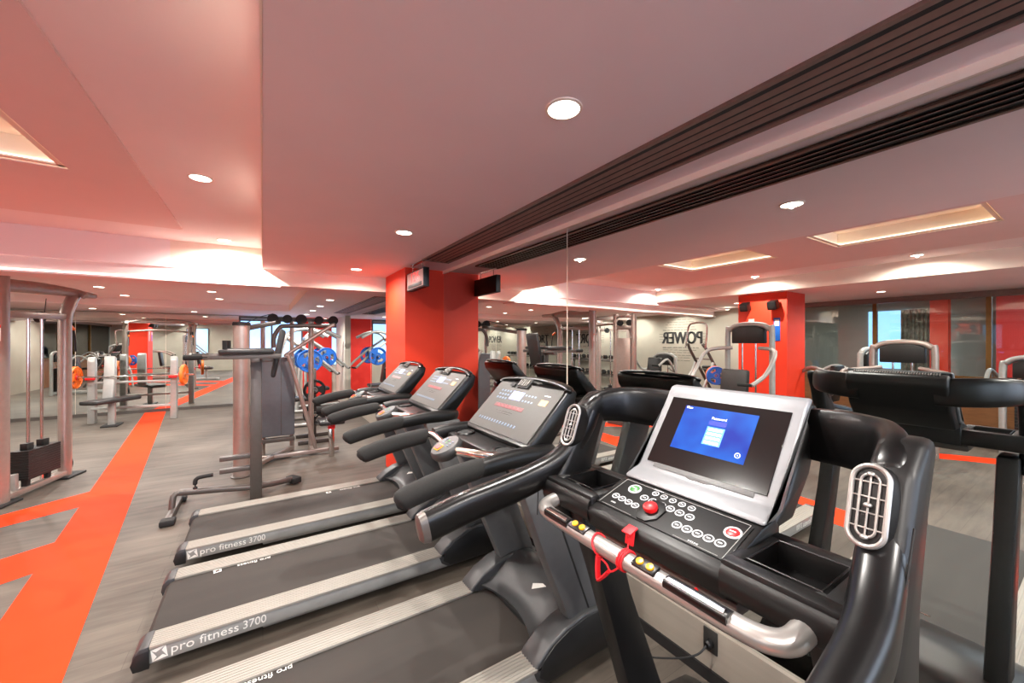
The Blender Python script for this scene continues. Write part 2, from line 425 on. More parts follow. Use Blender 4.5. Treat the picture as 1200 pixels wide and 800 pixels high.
    keypad([(-.012,-.03,.042,.034)], 'stop_key', 'redp', pod, lambda a,c_: pp(a,c_,.0345), e1, e2)
    for q in [(-.035,.022,.012,.008),(-.035,.036,.012,.008),(-.03,.008,.012,.008),(.035,.0,.012,.008),(.038,.016,.012,.008),(.04,.032,.012,.008)]: keypad([q], 'pod_key', 'keyblue', pod, pp, e1, e2)
    for q in [(.0,.012,.014,.009),(.0,.03,.016,.012)]: keypad([q], 'go_key', 'green', pod, pp, e1, e2)
    # console head
    n = V((-.703,0,.711)); e1 = V((0,-1,0)); e2 = V((.711,0,.703))
    hd = B().prism([(1.035,1.145),(1.045,1.158),(1.292,1.402),(1.325,1.412),(1.352,1.388),(1.335,1.32),(1.16,1.11),(1.06,1.105)], -.325, .325, .012, seg=3).obj('console_head','gloss',root)
    def cp(a, c_, h=.004): return V((1.043,0,1.155))+e2*(c_*.353)+e1*a+n*h
    keypad([(0,.5,.615,.335)], 'console_panel', 'consl', hd, lambda a,c_: cp(a,c_,.0025), e1, e2)
    keypad([(-.045,.73,.115,.06)], 'display', 'lcd', hd, cp, e1, e2)
    keypad([(-.045,.5,.29,.026)], 'led_window', 'led', hd, cp, e1, e2)
    for i in (1,3,5,7,9,11): keypad([(-.165+.02*i,.5,.007,.007)], 'led_digit', 'ledd', hd, lambda a,c_: cp(a,c_,.0052), e1, e2)
    for i in range(14): keypad([(-.24+.0285*i,.2,.013,.017)], 'speed_key', 'keyblue', hd, cp, e1, e2)
    for i in range(4):
        for j in range(3): keypad([(-.22+.03*i,.64+.075*j,.018,.014)], 'number_key', 'keyblue', hd, cp, e1, e2)
    for i in range(4):
        for j in range(2): keypad([(.04+.028*i,.66+.11*j,.015,.012)], 'program_key', 'keyblue', hd, cp, e1, e2)
    keypad([(.215,.70,.06,.036)], 'orange_key', 'orangek', hd, cp, e1, e2)
    for q in [(-.05,.37,.14,.004),(-.05,.405,.16,.003),(.21,.83,.05,.006)]: keypad([q], 'panel_print', 'consl' if q[1]<.5 else 'white', hd, lambda a,c_: cp(a,c_,.0035), e1, e2)
    keypad([(-.05,.985,.12,.07),(-.15,.93,.045,.03)], 'fan_housing', 'rubber', hd, lambda a,c_: cp(a,c_,.012), e1, e2)
    kn = B()
    rm = Matrix((e1, e2, n)).transposed()
    for i in range(5): kn.box(cp(-.09+.02*i,.985,.016), (.008,.05,.006), rot=rm, bev=.001, seg=1)
    kn.obj('fan_louvre','dsteel',hd)
    B().tube([(1.285,-.325,1.395),(1.31,-.30,1.412),(1.335,-.16,1.425),(1.342,0,1.43),(1.335,.16,1.425),(1.31,.30,1.412),(1.285,.325,1.395)], (.022,.012), n=12, k=6).obj('top_trim','gloss',hd)

ROW = [(2.937, -.05, 'black grey-console treadmill, second from the orange pillar, between two others of its kind'),
       (1.815, .02, 'black grey-console treadmill nearest the silver-framed touchscreen one, third from the orange pillar'),
       (4.0, .75, 'black grey-console treadmill standing closest to the orange pillar, end of the row')]
for Y, bx, lab in ROW:
    r = thing('treadmill', lab, 'treadmill', (0,Y,0), 0, 'grey-console treadmills facing the mirror')
    make_treadmill(r, bx)

# ---------------------------------------------------------------- the large-screen treadmill
Y4 = .585
r = thing('touchscreen_treadmill', 'big black treadmill with a blue touchscreen in a silver frame and a silver handlebar', 'treadmill', (0,Y4,0))
d = B(); d.span(-.84,1.5,-.40,-.31,.07,.165,.006); d.span(-.84,1.5,.31,.40,.07,.165,.006); d.span(-.8,1.4,-.3,.3,.05,.12,.004)
d.obj('deck_frame','dsteel',r)
B().prism([(-.845,.08),(-.87,.105),(-.876,.135),(-.86,.162),(-.83,.168),(1.3,.168),(1.3,.08)], -.268, .268).obj('running_belt','belt2',r)
for s in (-1,1):
    q = B(); y0,y1 = sorted((s*.262,s*.402)); q.span(-.84,.90,y0,y1,.166,.182,.003)
    for k in range(7):
        y = y0+.014+k*.0185; q.span(-.838,.89,y-.004,y+.004,.1815,.1845,.001,1)
    q.obj('foot_rail','rail',r)
    ec = B().prism([(-.84,.06),(-.84,.187),(-.88,.182),(-.90,.15),(-.905,.10),(-.89,.06)], y0, y1, .007).obj('end_cap','hoodd',r)
    B().span(-.893,-.86,s*.33-.035,s*.33+.035,.178,.1855,.002).obj('cap_badge','silver',ec)
def h4(u, v):
    y = -.41+.82*u; e = (2*u-1)
    pz = [(.78,.175),(.80,.20),(.88,.235),(1.0,.27),(1.15,.29),(1.35,.29),(1.5,.26),(1.58,.2),(1.6,.07)]
    i = v*(len(pz)-1); a = int(min(i,len(pz)-2)); f = i-a
    x = pz[a][0]+(pz[a+1][0]-pz[a][0])*f; z = pz[a][1]+(pz[a+1][1]-pz[a][1])*f
    return V((x+.05*e*e*(1-v), y, .07+(z-.07)*(1-.12*e**8)))
hb = B().surf(h4, 20, 24, .012); 
for s in (-1,1): hb.prism([(.83,.07),(.83,.195),(.93,.235),(1.15,.26),(1.4,.255),(1.55,.2),(1.6,.07)], *sorted((s*.385,s*.412)), .008)
hood = hb.obj('motor_hood','gloss',r)
B().tube([(.862,.07,.262),(.862,.02,.266),(.862,-.07,.262)], (.003,.012), n=8, k=3, up=(1,0,.3)).obj('hood_badge','chrome',hood)
for s in (-1,1):
    B().prism([(1.10,.25),(1.27,.25),(1.03,.82),(.93,1.14),(.80,1.14),(.88,.92)], *sorted((s*.285,s*.352)), .012).obj('upright','black',r)
# hand rails running into the hubs
for s in (-1,1):
    hr = B().tube([(.362,s*.402,1.162),(.42,s*.402,1.174),(.48,s*.402,1.186),(.62,s*.399,1.208),(.71,s*.395,1.229),(.782,s*.386,1.258),(.842,s*.378,1.302),(.892,s*.372,1.36),(.925,s*.368,1.42)],
          [(.0275,.0425),(.0285,.043),(.029,.044),(.030,.044),(.031,.043),(.032,.039),(.032,.034),(.031,.030),(.028,.026)], n=20, k=6, power=2.7)
    ho = hr.obj('hand_rail','gloss',r)
    B().tube([(.340,s*.402,1.1575),(.346,s*.402,1.1587),(.364,s*.402,1.1624)], [(.013,.028),(.024,.0385),(.0282,.0432)], n=20, power=2.7).obj('rail_end_cap','dsteel',ho)
    hub = B().prism([(.735,1.196),(.79,1.262),(.835,1.335),(.885,1.435),(.945,1.478),(1.00,1.482),(1.005,1.45),(.955,1.36),(.905,1.22),(.895,1.06),(.82,1.05),(.775,1.13)], *sorted((s*.345,s*.412)), .016, seg=3).obj('side_cover','black',r)
    B().tube([(.735,s*.4135,1.10),(.745,s*.4135,1.20),(.80,s*.4135,1.275),(.85,s*.4135,1.36)], .0016, n=6, k=4, up=(0,1,0)).obj('cover_seam','void',hub)
    wg = B().tube([(.905,s*.373,1.412),(.93,s*.372,1.424),(.975,s*.364,1.432),(1.045,s*.334,1.434),(1.098,s*.275,1.430),(1.128,s*.20,1.425),(1.138,s*.13,1.42)],
          [(.026,.03),(.028,.042),(.026,.052),(.022,.060),(.020,.064),(.020,.064),(.020,.06)], n=20, k=7, power=3)
    wg.obj('wing','gloss',r)
    # oval air vent
    up = V((.345,0,.94)).normalized(); rt = V((-.22*s*-1,-1,0)); nn = V((-.92,s*-.12,.34)).normalized(); rt = up.cross(nn).normalized(); nn = rt.cross(up).normalized()
    c0 = V((.862,s*.368,1.372))+nn*.03
    def oval(hw, hh, n=36):
        o = []
        for i in range(n):
            a = 2*PI*i/n; x, y = math.cos(a)*hw, math.sin(a)*hw
            y += (hh-hw) if y > 0 else -(hh-hw)
            o.append((x, y))
        return o
    vb = B(); vb.tube([c0-nn*.05, c0-nn*.02, c0+nn*.002], [(.027,.068),(.0285,.069),(.027,.068)], n=28, up=up, power=2.6); vo = vb.obj('air_vent','black',r)
    rg = B()
    for hw, hh, w in ((.0245,.064,.004),(.0125,.050,.0022)):
        rg.tube([c0+rt*x+up*y+nn*.004 for x, y in oval(hw,hh)], (w,w), n=8, up=nn, closed=True)
    rg.cyl(c0+up*.05+nn*.004, c0-up*.05+nn*.004, .0016, n=8)
    for h in (-.036,-.012,.013,.037): rg.cyl(c0+rt*.023+up*h+nn*.004, c0-rt*.023+up*h+nn*.004, .0014, n=8)
    for h in (-.05,.0,.05): rg.ball(c0+up*h+nn*.005, (.006,.006,.004), 10)
    rg.obj('vent_ring','satin',vo)
# tray wings with a pocket each, raised key console between
def pocket_tray(b, x0,x1,y0,y1,z0,z1,hx0,hx1,hy0,hy1,dp):
    b.span(x0,hx0,y0,y1,z0,z1,.008); b.span(hx1,x1,y0,y1,z0,z1,.008)
    b.span(hx0-.01,hx1+.01,y0,hy0,z0,z1-.0006,.006); b.span(hx0-.01,hx1+.01,hy1,y1,z0,z1-.0006,.006)
    b.span(hx0-.01,hx1+.01,hy0-.01,hy1+.01,z0,z1-dp,.002)
for s in (-1,1):
    y0,y1 = sorted((s*.172,s*.375)); h0,h1 = sorted((s*.200,s*.325))
    b = B(); pocket_tray(b,.735,.945,y0,y1,1.165,1.238,.772,.905,h0,h1,.05)
    b.tube([(.736,y0+.004,1.198),(.736,y1-.004,1.198)], (.012,.03), n=12)
    to = b.obj('pocket_tray','black',r)
    B().tube([(.776,h0+.004,1.2385),(.776,h1-.004,1.2385),(.901,h1-.004,1.2385),(.901,h0+.004,1.2385)], (.003,.0015), n=6, closed=True).obj('pocket_rim','gloss',to)
kc = B().prism([(.735,1.160),(.724,1.200),(.731,1.212),(.742,1.217),(.872,1.260),(.93,1.268),(.95,1.25),(.95,1.160)], -.186, .186, .006).obj('key_console','black',r)
P0 = V((.742,0,1.2185)); e1 = V((0,-1,0)); e2 = V((.1302,0,.0415)); Ls = e2.length; e2 = e2.normalized(); nk = e1.cross(e2).normalized()
def kp(y, v, h=.001): return P0+e2*(v*Ls)+e1*(-y)+nk*h
rk = Matrix((e1, e2, nk)).transposed()
def kbox(b, y, v, w, hgt, th=.002, h=.001): return b.box(kp(y,v,h), (w,hgt,th), rot=rk, bev=.0008, seg=1)
kbox(B(), 0, .53, .345, .118, .002, .0005).obj('key_membrane','gloss',kc)
q = B()
for y0,v0,y1,v1 in ((.165,.98,-.165,.98),(-.165,.98,-.165,.12),(.165,.98,.165,.12)): q.cyl(kp(y0,v0,.0018), kp(y1,v1,.0018), .0007, n=6)
for y0,y1 in ((.155,.06),(-.055,-.155)): q.cyl(kp(y0,.13,.0018), kp(y1,.13,.0018), .0006, n=6)
q.obj('membrane_line','side',kc)
def key(y, v, rad, ring=True):
    ko = B().lathe([(0,0),(rad*.85,0),(rad*.85,.0018),(0,.0022)], kp(y,v,.0012), nk, 18).obj('key','keyblk',r)
    g = B().torus(kp(y,v,.002), rad, rad*.16, ax=nk, n=20, m=6); kbox(g, y, v, rad*.9, rad*.35, .001, .0035); g.obj('key_ring','keyring',ko)
for i in range(5): key(.142-.0225*i, .42-.012*i, .0088)
for i in range(5): key(.062-.0255*i, .875-.005*i, .0078)
for i in range(6): key(.075-.0255*i, .66-.004*i, .0095)
for i in range(5): key(-.045-.0245*i, .36+.004*i, .0098)
for nm, y, v, mt in (('start_key',.118,.78,'green'),('stop_key',-.148,.68,'redp')):
    k = B(); k.lathe([(0,0),(.0125,0),(.0125,.003),(.008,.0045),(0,.0045)], kp(y,v,.0015), nk, 24); ko = k.obj(nm, mt, kc)
    g = B(); g.torus(kp(y,v,.0025), .0158, .0024, ax=nk, n=28, m=8); kbox(g, y, v, .014, .003, .001, .0068); g.obj('key_ring','keyring',ko)
sb = B(); sb.prism([(.012,-.03),(.030,-.008),(.030,.03),(.012,.05),(-.012,.05),(-.03,.03),(-.03,-.008),(-.012,-.03)], 0, .004, .001, axis='Z')
place(sb, e1, e2, kp(.03,.34,.0015)); so = sb.obj('stop_button_base','black',kc)
B().lathe([(0,0),(.015,0),(.0175,.006),(.0165,.012),(.011,.0155),(0,.0165)], kp(.03,.42,.005), nk, 28).obj('emergency_button','redp',so)
# small printing beside the keys
for s_, y, v in (('PROGRAM',.062,.98),('SPEED',.13,.24),('INCLINE',-.10,.16)):
    t = text_bm(s_, .006, .0003); place(t, e1, e2, kp(y,v,.002)); t.obj('key_caption','keyring',kc)
# screen
P1 = V((.948,0,1.302)); e2s = V((.128,0,.177)); Lh = e2s.length; e2s = e2s.normalized(); ns = e1.cross(e2s).normalized()
def sp(y, v, h=.001): return P1+e2s*(v*Lh)+e1*(-y)+ns*h
rs = Matrix((e1, e2s, ns)).transposed()
bz = B().prism([(.880,1.262),(.884,1.272),(.915,1.283),(.935,1.288),(.946,1.300),(1.076,1.480),(1.083,1.494),(1.097,1.509),(1.118,1.513),(1.122,1.506),(1.10,1.47),(.965,1.275),(.93,1.262)], -.186, .186, .007, seg=3).obj('screen_bezel','silver',r)
B().prism([(.93,1.255),(1.0,1.30),(1.12,1.47),(1.128,1.504),(1.165,1.49),(1.175,1.45),(1.12,1.33),(1.03,1.24),(.95,1.235)], -.181, .181, .012, seg=3).obj('screen_back','black',r)
gv = B()
for i in range(34): gv.box((1.142, -.15+.0091*i, 1.5005), (.022,.004,.006), rot=(0,.38,0), bev=.001, seg=1)
gv.obj('top_grille','dsteel',r)
gl = B().box(sp(0,.5,.0015), (.322,Lh*.985,.003), rot=rs, bev=.001, seg=1).obj('screen_glass','screenk',r)
W, H = .322, Lh
def sq(b, u0, u1, v0, v1, h): return b.box(sp(W*(.5-(u0+u1)/2), 1-(v0+v1)/2, h), (W*abs(u1-u0), H*abs(v1-v0), .0006), rot=rs)
ms = sq(B(), .165,.79,.11,.735,.0033).obj('menu_page','menu',gl)
sq(B(), .425,.575,.275,.335,.0038).obj('entry_field','menu_dark',ms)
sq(B(), .425,.575,.36,.60,.0038).obj('number_pad','menu_light',ms)
b = B(); [sq(b, .44,.56,.378+.058*i,.41+.058*i,.0042) for i in range(4)]; b.obj('pad_row','menu_white',ms)
t = text_bm('Password', .0105, .0002); place(t, e1, e2s, sp(W*.0,1-.24,.0042)); t.obj('page_title','menu_white',ms)
b = B(); b.torus(sp(W*(.5-.73),1-.645,.004), .0062, .0009, ax=ns, n=24, m=6); b.ball(sp(W*(.5-.73),1-.645,.004), .0014, 8); sq(b,.18,.235,.135,.15,.004); sq(b,.18,.20,.12,.135,.004); b.obj('page_icon','menu_white',ms)
lg = B()
lg.prism([(-.135,.0),(-.135,.014),(.135,.014),(.135,.0),(.035,.0),(.022,-.007),(-.022,-.007),(-.035,.0)][::-1], 0, .0025, .0008, axis='Z')
place(lg, e1, e2s, sp(0,-.052,.0005)); lg.obj('media_slot','upright',bz)
# handle bar with pulse plates and toggle pads
hp = [(.80,.312,1.192),(.735,.312,1.186),(.69,.306,1.181),(.668,.275,1.178),(.663,.21,1.177),(.661,.1,1.177),(.661,-.1,1.177),(.663,-.21,1.177),(.668,-.275,1.178),(.69,-.306,1.181),(.735,-.312,1.186),(.80,-.312,1.192)]
hbar = B().tube(hp, (.0205,.0185), n=18, k=6, up=(0,0,1)).obj('handlebar','satin',r)
for s in (-1,1):
    B().tube([(.815,s*.312,1.193),(.745,s*.312,1.187)], .0245, n=18).obj('bar_collar','rubber',hbar)
    y0,y1 = ((.255,.165) if s > 0 else (-.115,-.235))
    rec = B().tube([(.655,y0,1.1885),(.655,y1,1.1885)], (.0145,.0105), n=14, power=3).obj('pulse_recess','gloss',hbar)
    B().tube([(.652,y0-.006*1,1.1935),(.652,y1+.006,1.1935)], (.0085,.0085), n=14).obj('pulse_plate','chrome',rec)
    yc = .132 if s > 0 else -.065
    pd = B().box((.655,yc,1.194), (.026,.056,.008), rot=(0,-.35,0), bev=.003).obj('toggle_pad','gloss',hbar)
    for k in (-1,1): B().lathe([(0,0),(.0082,0),(.0075,.004),(0,.005)], (.6535,yc+k*.0125,1.197), (-.34,0,.94), 16).obj('toggle_button','yellow',pd)
ut = B().span(.745,.90,-.2,.17,1.128,1.158,.006).obj('under_tray','dsteel',r)
B().cyl((.744,-.12,1.145),(.739,-.12,1.145),.004,n=12).obj('red_lamp','redp',ut)
# safety key: red tab on the console, cord looped round the bar, clip hanging
sk = thing('safety_key', 'red safety key with cord looped round the silver handlebar and red clip hanging', 'safety key', (.661,Y4+.045,1.177))
def sk_l(p): return (p[0]-.661, p[1]-.045, p[2]-1.177)
b = B(); b.box(sk_l((.717,.028,1.213)), (.028,.026,.004), rot=(0,-.32,0), bev=.0015); b.box(sk_l((.7175,.028,1.196)), (.005,.024,.034), rot=(0,.16,0), bev=.002); b.obj('key_tab','cord',sk)
cp_ = [sk_l(p) for p in ((.7155,.028,1.184),(.708,.026,1.172),(.695,.0,1.16),(.684,-.015,1.168))]
b = B(); b.tube(cp_, .0022, n=8, k=6)
pts = []
for i in range(0, 109):
    a = 2*PI*i/36; pts.append((math.cos(a)*.0225, -.062+.0055*i/36+ .0, math.sin(a)*.0212))
b.tube(pts, .0024, n=8, up=(0,1,0))
pts = [(math.cos(2*PI*i/36)*.0225, .022+.012*math.sin(2*PI*i/36), math.sin(2*PI*i/36)*.0212) for i in range(36)]
b.tube(pts, .0022, n=8, up=(0,1,0), closed=True)
b.tube([(-.018,-.05,-.012),(-.02,-.03,-.030),(-.012,-.01,-.026),(-.014,.004,-.020)], .0022, n=8, k=5)
b.obj('cord','cord',sk)
c = B(); c.tube([(-.016,.012,-.016),(-.020,.010,-.04),(-.022,.006,-.062)], (.004,.008), n=8, k=3, up=(1,0,0)); c.tube([(-.018,-.022,-.034),(-.020,-.010,-.05),(-.022,.004,-.064)], (.004,.009), n=8, k=3, up=(1,0,0))
c.obj('clip','cord',sk)
# ---------------------------------------------------------------- the setting
def sbox(name, m, *a, bev=0): return struct(B().span(*a, bev=bev), name, m)
XM = 1.85                      # mirror face
sbox('floor', 'floor', -6.6, 2.0, -3.4, 12.4, -.1, 0)
def floor_strip(name, pts): return struct(B().prism(pts, 0, {'trim_floor_stripe':.0028}.get(name,.002), axis='Z'), name, 'stripe')
floor_strip('trim_floor_stripe', [(-2.30,12.15),(-1.93,12.15),(-.82,2.76),(-.36,-1.1),(-.80,-1.1),(-1.31,3.6)])
floor_strip('trim_floor_branch', [(-1.55,5.98),(-1.60,6.10),(-2.10,5.72),(-4.6,3.85),(-4.6,3.42),(-1.97,5.35),(-1.5,5.62)])
floor_strip('trim_floor_branch', [(-1.40,4.75),(-1.45,4.71),(-1.68,4.56),(-4.2,2.86),(-4.2,2.42),(-1.5,4.10),(-1.3,4.22)])
floor_strip('trim_floor_branch', [(-4.3,2.1),(-5.9,-.6),(-5.5,-.6),(-3.9,2.1)])
sbox('wall_right', 'wallw', 1.862, 2.0, -3.4, 12.4, 0, 2.95)
sbox('wall_back', 'wallw', -6.6, 2.0, 12.235, 12.4, 0, 2.95)
sbox('wall_rear', 'wallg', -6.6, 2.0, -3.4, -3.3, 0, 2.95)
for i, (x0, x1) in enumerate(((-1.3,.15),(.25,1.7),(-3.5,-2.6))):
    w = sbox('window_%d' % (i+11), 'rear_fill' if i < 2 else 'day', x0, x1, -3.3, -3.29, .95, 2.35)  # first two are added glowing panes, soft fill from behind the camera
    for z in (.93, 2.37): sbox('trim_rear_pane', 'dsteel', x0-.03, x1+.03, -3.3, -3.25, z-.02, z+.02)
    for x in (x0-.015, x1+.015): sbox('trim_rear_pane', 'dsteel', x-.02, x+.02, -3.3, -3.25, .95, 2.35)
sbox('trim_mirror_plinth', 'plinth', 1.832, 1.8615, -3.3, 4.43, .0, .262)
sbox('baseboard_right', 'void', 1.82, 1.8315, -3.3, 4.43, .0, .06)
sbox('trim_mirror_plinth', 'plinth', 1.832, 1.8615, 5.26, 10.7, .0, .262)
sbox('trim_mirror_head', 'cove', 1.838, 1.8615, -3.3, 4.43, 2.469, 2.52)
sbox('wall_left', 'wallg', -6.6, -6.5, 4.12, 12.24, 0, 2.95)
sbox('wall_left_sill', 'wood', -6.6, -6.5, -3.3, 4.12, 0, 1.0)
sbox('wall_left_head', 'bronze', -6.6, -6.48, -3.3, 4.12, 2.40, 2.95)
sbox('trim_glazing_rail', 'gold', -6.62, -6.47, -3.3, 4.12, 1.0, 1.05)
for i, y in enumerate((4.08, 2.62, 1.18, -.5)):
    sbox('trim_glazing_mullion', 'gold', -6.59, -6.5, y-.03, y+.03, 1.05, 2.40)
for i, (y0, y1) in enumerate(((2.65,4.05),(1.21,2.59),(-.47,1.15),(-3.28,-.53))):
    w = B().span(-6.552,-6.545,y0,y1,1.05,2.40).obj('window_%d' % (i+1), 'glass'); w['kind'] = 'structure'
# ceilings
sbox('ceiling', 'ceil', 0, 1.8615, -3.3, 5.5, 2.504, 2.95)
sbox('ceiling_outer', 'ceil', -6.5, -3.6, -3.3, 6.0, 2.504, 2.95)
for a in ((-.65,0),(-3.6,-2.9)): sbox('ceiling_trough', 'ceil', a[0], a[1], -3.3, 6.0, 2.74, 2.95)
sbox('ceiling_trough_end', 'ceil', -2.9, -.65, 4.87, 6.0, 2.74, 2.95)
# raised island with two rectangular coffers
HX0, HX1 = -1.85, -1.02
HY = ((-1.2,-.2),(.55,1.75),(2.35,3.55))
sbox('ceiling_island', 'ceil2', HX1, -.65, -3.3, 4.87, 2.725, 2.95)
sbox('ceiling_island', 'ceil2', -2.9, HX0, -3.3, 4.87, 2.725, 2.95)
ys = [-3.3]+[v for p in HY for v in p]+[4.87]
for k in range(0, len(ys), 2): sbox('ceiling_island', 'ceil2', HX0, HX1, ys[k], ys[k+1], 2.725, 2.95)
for (y0, y1) in HY:
    sbox('ceiling_coffer', 'cove', HX0, HX1, y0, y1, 2.88, 2.95)
    for a in ((HX0, HX0+.006, y0, y1), (HX1-.006, HX1, y0, y1), (HX0, HX1, y0, y0+.006), (HX0, HX1, y1-.006, y1)):
        sbox('trim_coffer_lining', 'cove', *a, 2.728, 2.88)
sbox('trim_trough_lining', 'cove', -.008, -.001, -3.3, 5.5, 2.506, 2.74)
sbox('trim_trough_lining', 'cove', -3.6, -3.592, -3.3, 6.0, 2.506, 2.74)
# cross beam, slightly skewed in plan
def by(x): return 5.46-.062*x
def beam_piece(name, m, x0, x1, o0, o1, z0, z1):
    struct(B().prism([(x0,by(x0)+o0),(x1,by(x1)+o0),(x1,by(x1)+o1),(x0,by(x0)+o1)], z0, z1, axis='Z'), name, m)
beam_piece('ceiling_beam', 'ceil', -6.5, 0, 0, .34, 2.338, 2.95)
beam_piece('ceiling_beam', 'ceil', 0, 1.8615, 0, .34, 2.319, 2.95)
beam_piece('trim_beam_face', 'cove', -3.6, 0, -.012, -.001, 2.50, 2.74)
beam_piece('trim_beam_face', 'cove', 0, 1.8615, -.012, -.001, 2.319, 2.504)
beam_piece('trim_beam_lip', 'ceil', -6.5, .18, -.03, .34, 2.30, 2.318)
def cl_ring(y0, y1, lab):
    s = thing('cove_light', lab, 'strip light', ((HX0+HX1)/2,(y0+y1)/2,2.745)); hx, hy = (HX1-HX0)/2-.012, (y1-y0)/2-.012
    b = B(); t = .012
    for a in ((-hx,-hx+t,-hy,hy),(hx-t,hx,-hy,hy),(-hx,hx,-hy,-hy+t),(-hx,hx,hy-t,hy)): b.span(*a,.0,.012)
    b.obj('diffuser','cove_led',s)
    b = B(); t = .03
    for a in ((-hx,-hx+t,-hy,hy),(hx-t,hx,-hy,hy),(-hx,hx,-hy,-hy+t),(-hx,hx,hy-t,hy)): b.span(*a,-.012,-.001)
    b.obj('cove_ledge','cove',s)
for k, (y0, y1) in enumerate(HY): cl_ring(y0, y1, 'bright cove light round the rectangular ceiling coffer, %s towards the back wall' % ORD[k])
def led(name, label, x0, x1):
    s = thing(name, label, 'strip light', (0,0,2.319))
    B().prism([(x0,by(x0)-.018),(x1,by(x1)-.018),(x1,by(x1)-.004),(x0,by(x0)-.004)], .001, .018, axis='Z').obj('diffuser','strip',s)
    B().prism([(x0,by(x0)-.004),(x1,by(x1)-.004),(x1,by(x1)-.001),(x0,by(x0)-.001)], .001, .019, axis='Z').obj('channel','satin',s)
led('led_strip_light', 'long bright cove light strip along the lower edge of the ceiling beam', -6.4, .16)
sbox('ceiling_rear_low', 'ceil', .5, 1.8615, 5.7, 12.235, 2.319, 2.95)
sbox('ceiling_rear', 'ceil', -6.5, .5, 5.5, 9.95, 2.45, 2.95)
sbox('trim_rear_step', 'cove', .492, .4995, 5.8, 9.95, 2.319, 2.45)
sbox('ceiling_rear_beam', 'ceil', -6.5, .5, 9.95, 12.235, 2.319, 2.95)
# pillars
sbox('pillar_right', 'orange', 1.378, 1.8612, 4.43, 5.26, 0, 2.5035)
sbox('pillar_left', 'orange', -4.5, -3.8, 3.05, 3.85, 0, 2.5035)
sbox('wall_back_pier', 'red', .93, 1.66, 12.17, 12.234, 0, 2.318)
sbox('trim_corner_post', 'wallw', 1.78, 1.861, 10.76, 12.234, 0, 2.318)
sbox('wall_back_dado', 'wallg', -.5, .93, 12.19, 12.2345, 0, 1.0)
w = sbox('window_5', 'day', -.48, .90, 12.195, 12.2, 1.2, 2.2)
w = sbox('window_6', 'day', 1.67, 1.775, 12.195, 12.2, 1.0, 2.25)
for x in (-.5, .2, .91): sbox('trim_window_frame', 'dsteel', x-.02, x+.02, 12.17, 12.21, 1.0, 2.3)
for z in (1.02, 1.2, 2.2, 2.28): sbox('trim_window_frame', 'dsteel', -.5, .91, 12.175, 12.205, z-.02, z+.02)
# mirrors
def mirror(label, cx, cy, cz, sx, sy, sz, face, group='wall mirror panels'):
    m = thing('wall_mirror', label, 'mirror', (cx,cy,cz), 0, group)
    b = B().box((0,0,0),(sx,sy,sz)); b.obj('mirror_glass','mirror',m)
    e = B()
    if face == 'X':
        for s in (-1,1): e.box((.0,s*(sy/2+.001),0),(sx*.9,.002,sz))
    else:
        for s in (-1,1): e.box((s*(sx/2+.001),0,0),(.002,sy*.9,sz))
    e.obj('polished_edge','glass' if False else 'cove',m)
    return m
for y0, y1, lab in ((-3.2,2.148,'big wall mirror panel behind the touchscreen treadmill, right of the vertical seam'),
                    (2.154,4.428,'wall mirror panel between the orange pillar and the vertical seam'),
                    (5.264,8.2,'wall mirror panel just beyond the orange pillar'),
                    (8.206,10.75,'wall mirror panel beside the pale corner post, beyond the orange pillar')):
    top = 2.469 if y1 < 5 else 2.315
    mirror(lab, XM+.005, (y0+y1)/2, (.264+top)/2, .01, y1-y0-.005, top-.264, 'X')
xs = [-6.45,-4.9,-3.42,-1.94,-.52]
for k in range(4):
    mirror(['back wall mirror panel farthest from the window, out by the lettered wall','back wall mirror panel behind the tall cable machine tower','back wall mirror panel behind the flat press bench','back wall mirror panel nearest the window, above the end of the orange stripe'][k],
           (xs[k]+xs[k+1])/2, 12.2, 1.19, xs[k+1]-xs[k]-.006, .01, 2.24, 'Y')
sbox('baseboard_back', 'dsteel', -6.45, -.5, 12.19, 12.23, 0, .068)
# lettering on the left wall
def wall_word(s, y, z, size, m, xs=1, name='wall_lettering'):
    t = text_bm(s, size, .002, xs)
    bmesh.ops.translate(t.bm, vec=(0,0,0), verts=t.bm.verts)
    place(t, (0,1,0), (0,0,1), (-6.497, y, z)); o = t.obj(name, m)
    return o
# bold letters: fatten by offsetting copies
def bold_word(s, y, z, size, xs, lab):
    b = B()
    for dx in (-.02,-.01,0,.01,.02):
        t = text_bm(s, size, .002, xs); me = bpy.data.meshes.new('t'); t.bm.to_mesh(me); t.bm.free()
        tmp = B(); tmp.bm.from_mesh(me); place(tmp, (0,1,0), (0,0,1), (-6.497+abs(dx)*.02, y+dx, z)); tmp.bm.to_mesh(me); tmp.bm.free()
        b.bm.from_mesh(me); bpy.data.meshes.remove(me)
    return tag(b.obj('wall_lettering','ink'), lab, 'wall lettering')
bold_word('POWER', 6.83, 1.74, .50, .74, 'dark word POWER painted on the beige wall, reversed in the mirror')
bold_word('SPORT', 10.7, 1.74, .52, .80, 'dark word SPORT painted on the beige wall by the dumbbell rack')
def word_cloud(yc, w, lab):
    b = B()
    for k, dz in enumerate((.62,.54,.47,.40,.32,.245,-.27,-.34,-.41,-.49,-.56,-.64)):
        ww = w*(1-.09*abs(k-5.5)); y = yc-ww/2+random.random()*.1
        while y < yc+ww/2:
            l = .05+random.random()*.16; h = .028 if k in (5,6) else .018
            n = max(2, int(l/.022))
            for i in range(n): b.span(-6.5,-6.497,y+i*.022,y+i*.022+.014,1.74+dz-h/2*random.uniform(.6,1),1.74+dz+h/2)
            y += n*.022+.03
    for side in (-1,1):
        for k in range(4):
            for i in range(6): b.span(-6.5,-6.497,yc+side*(w/2+.06)+side*i*.022-.007,yc+side*(w/2+.06)+side*i*.022+.007,1.62+.08*k,1.634+.08*k)
    return tag(b.obj('small_wall_lettering','inkl'), lab, 'wall lettering')
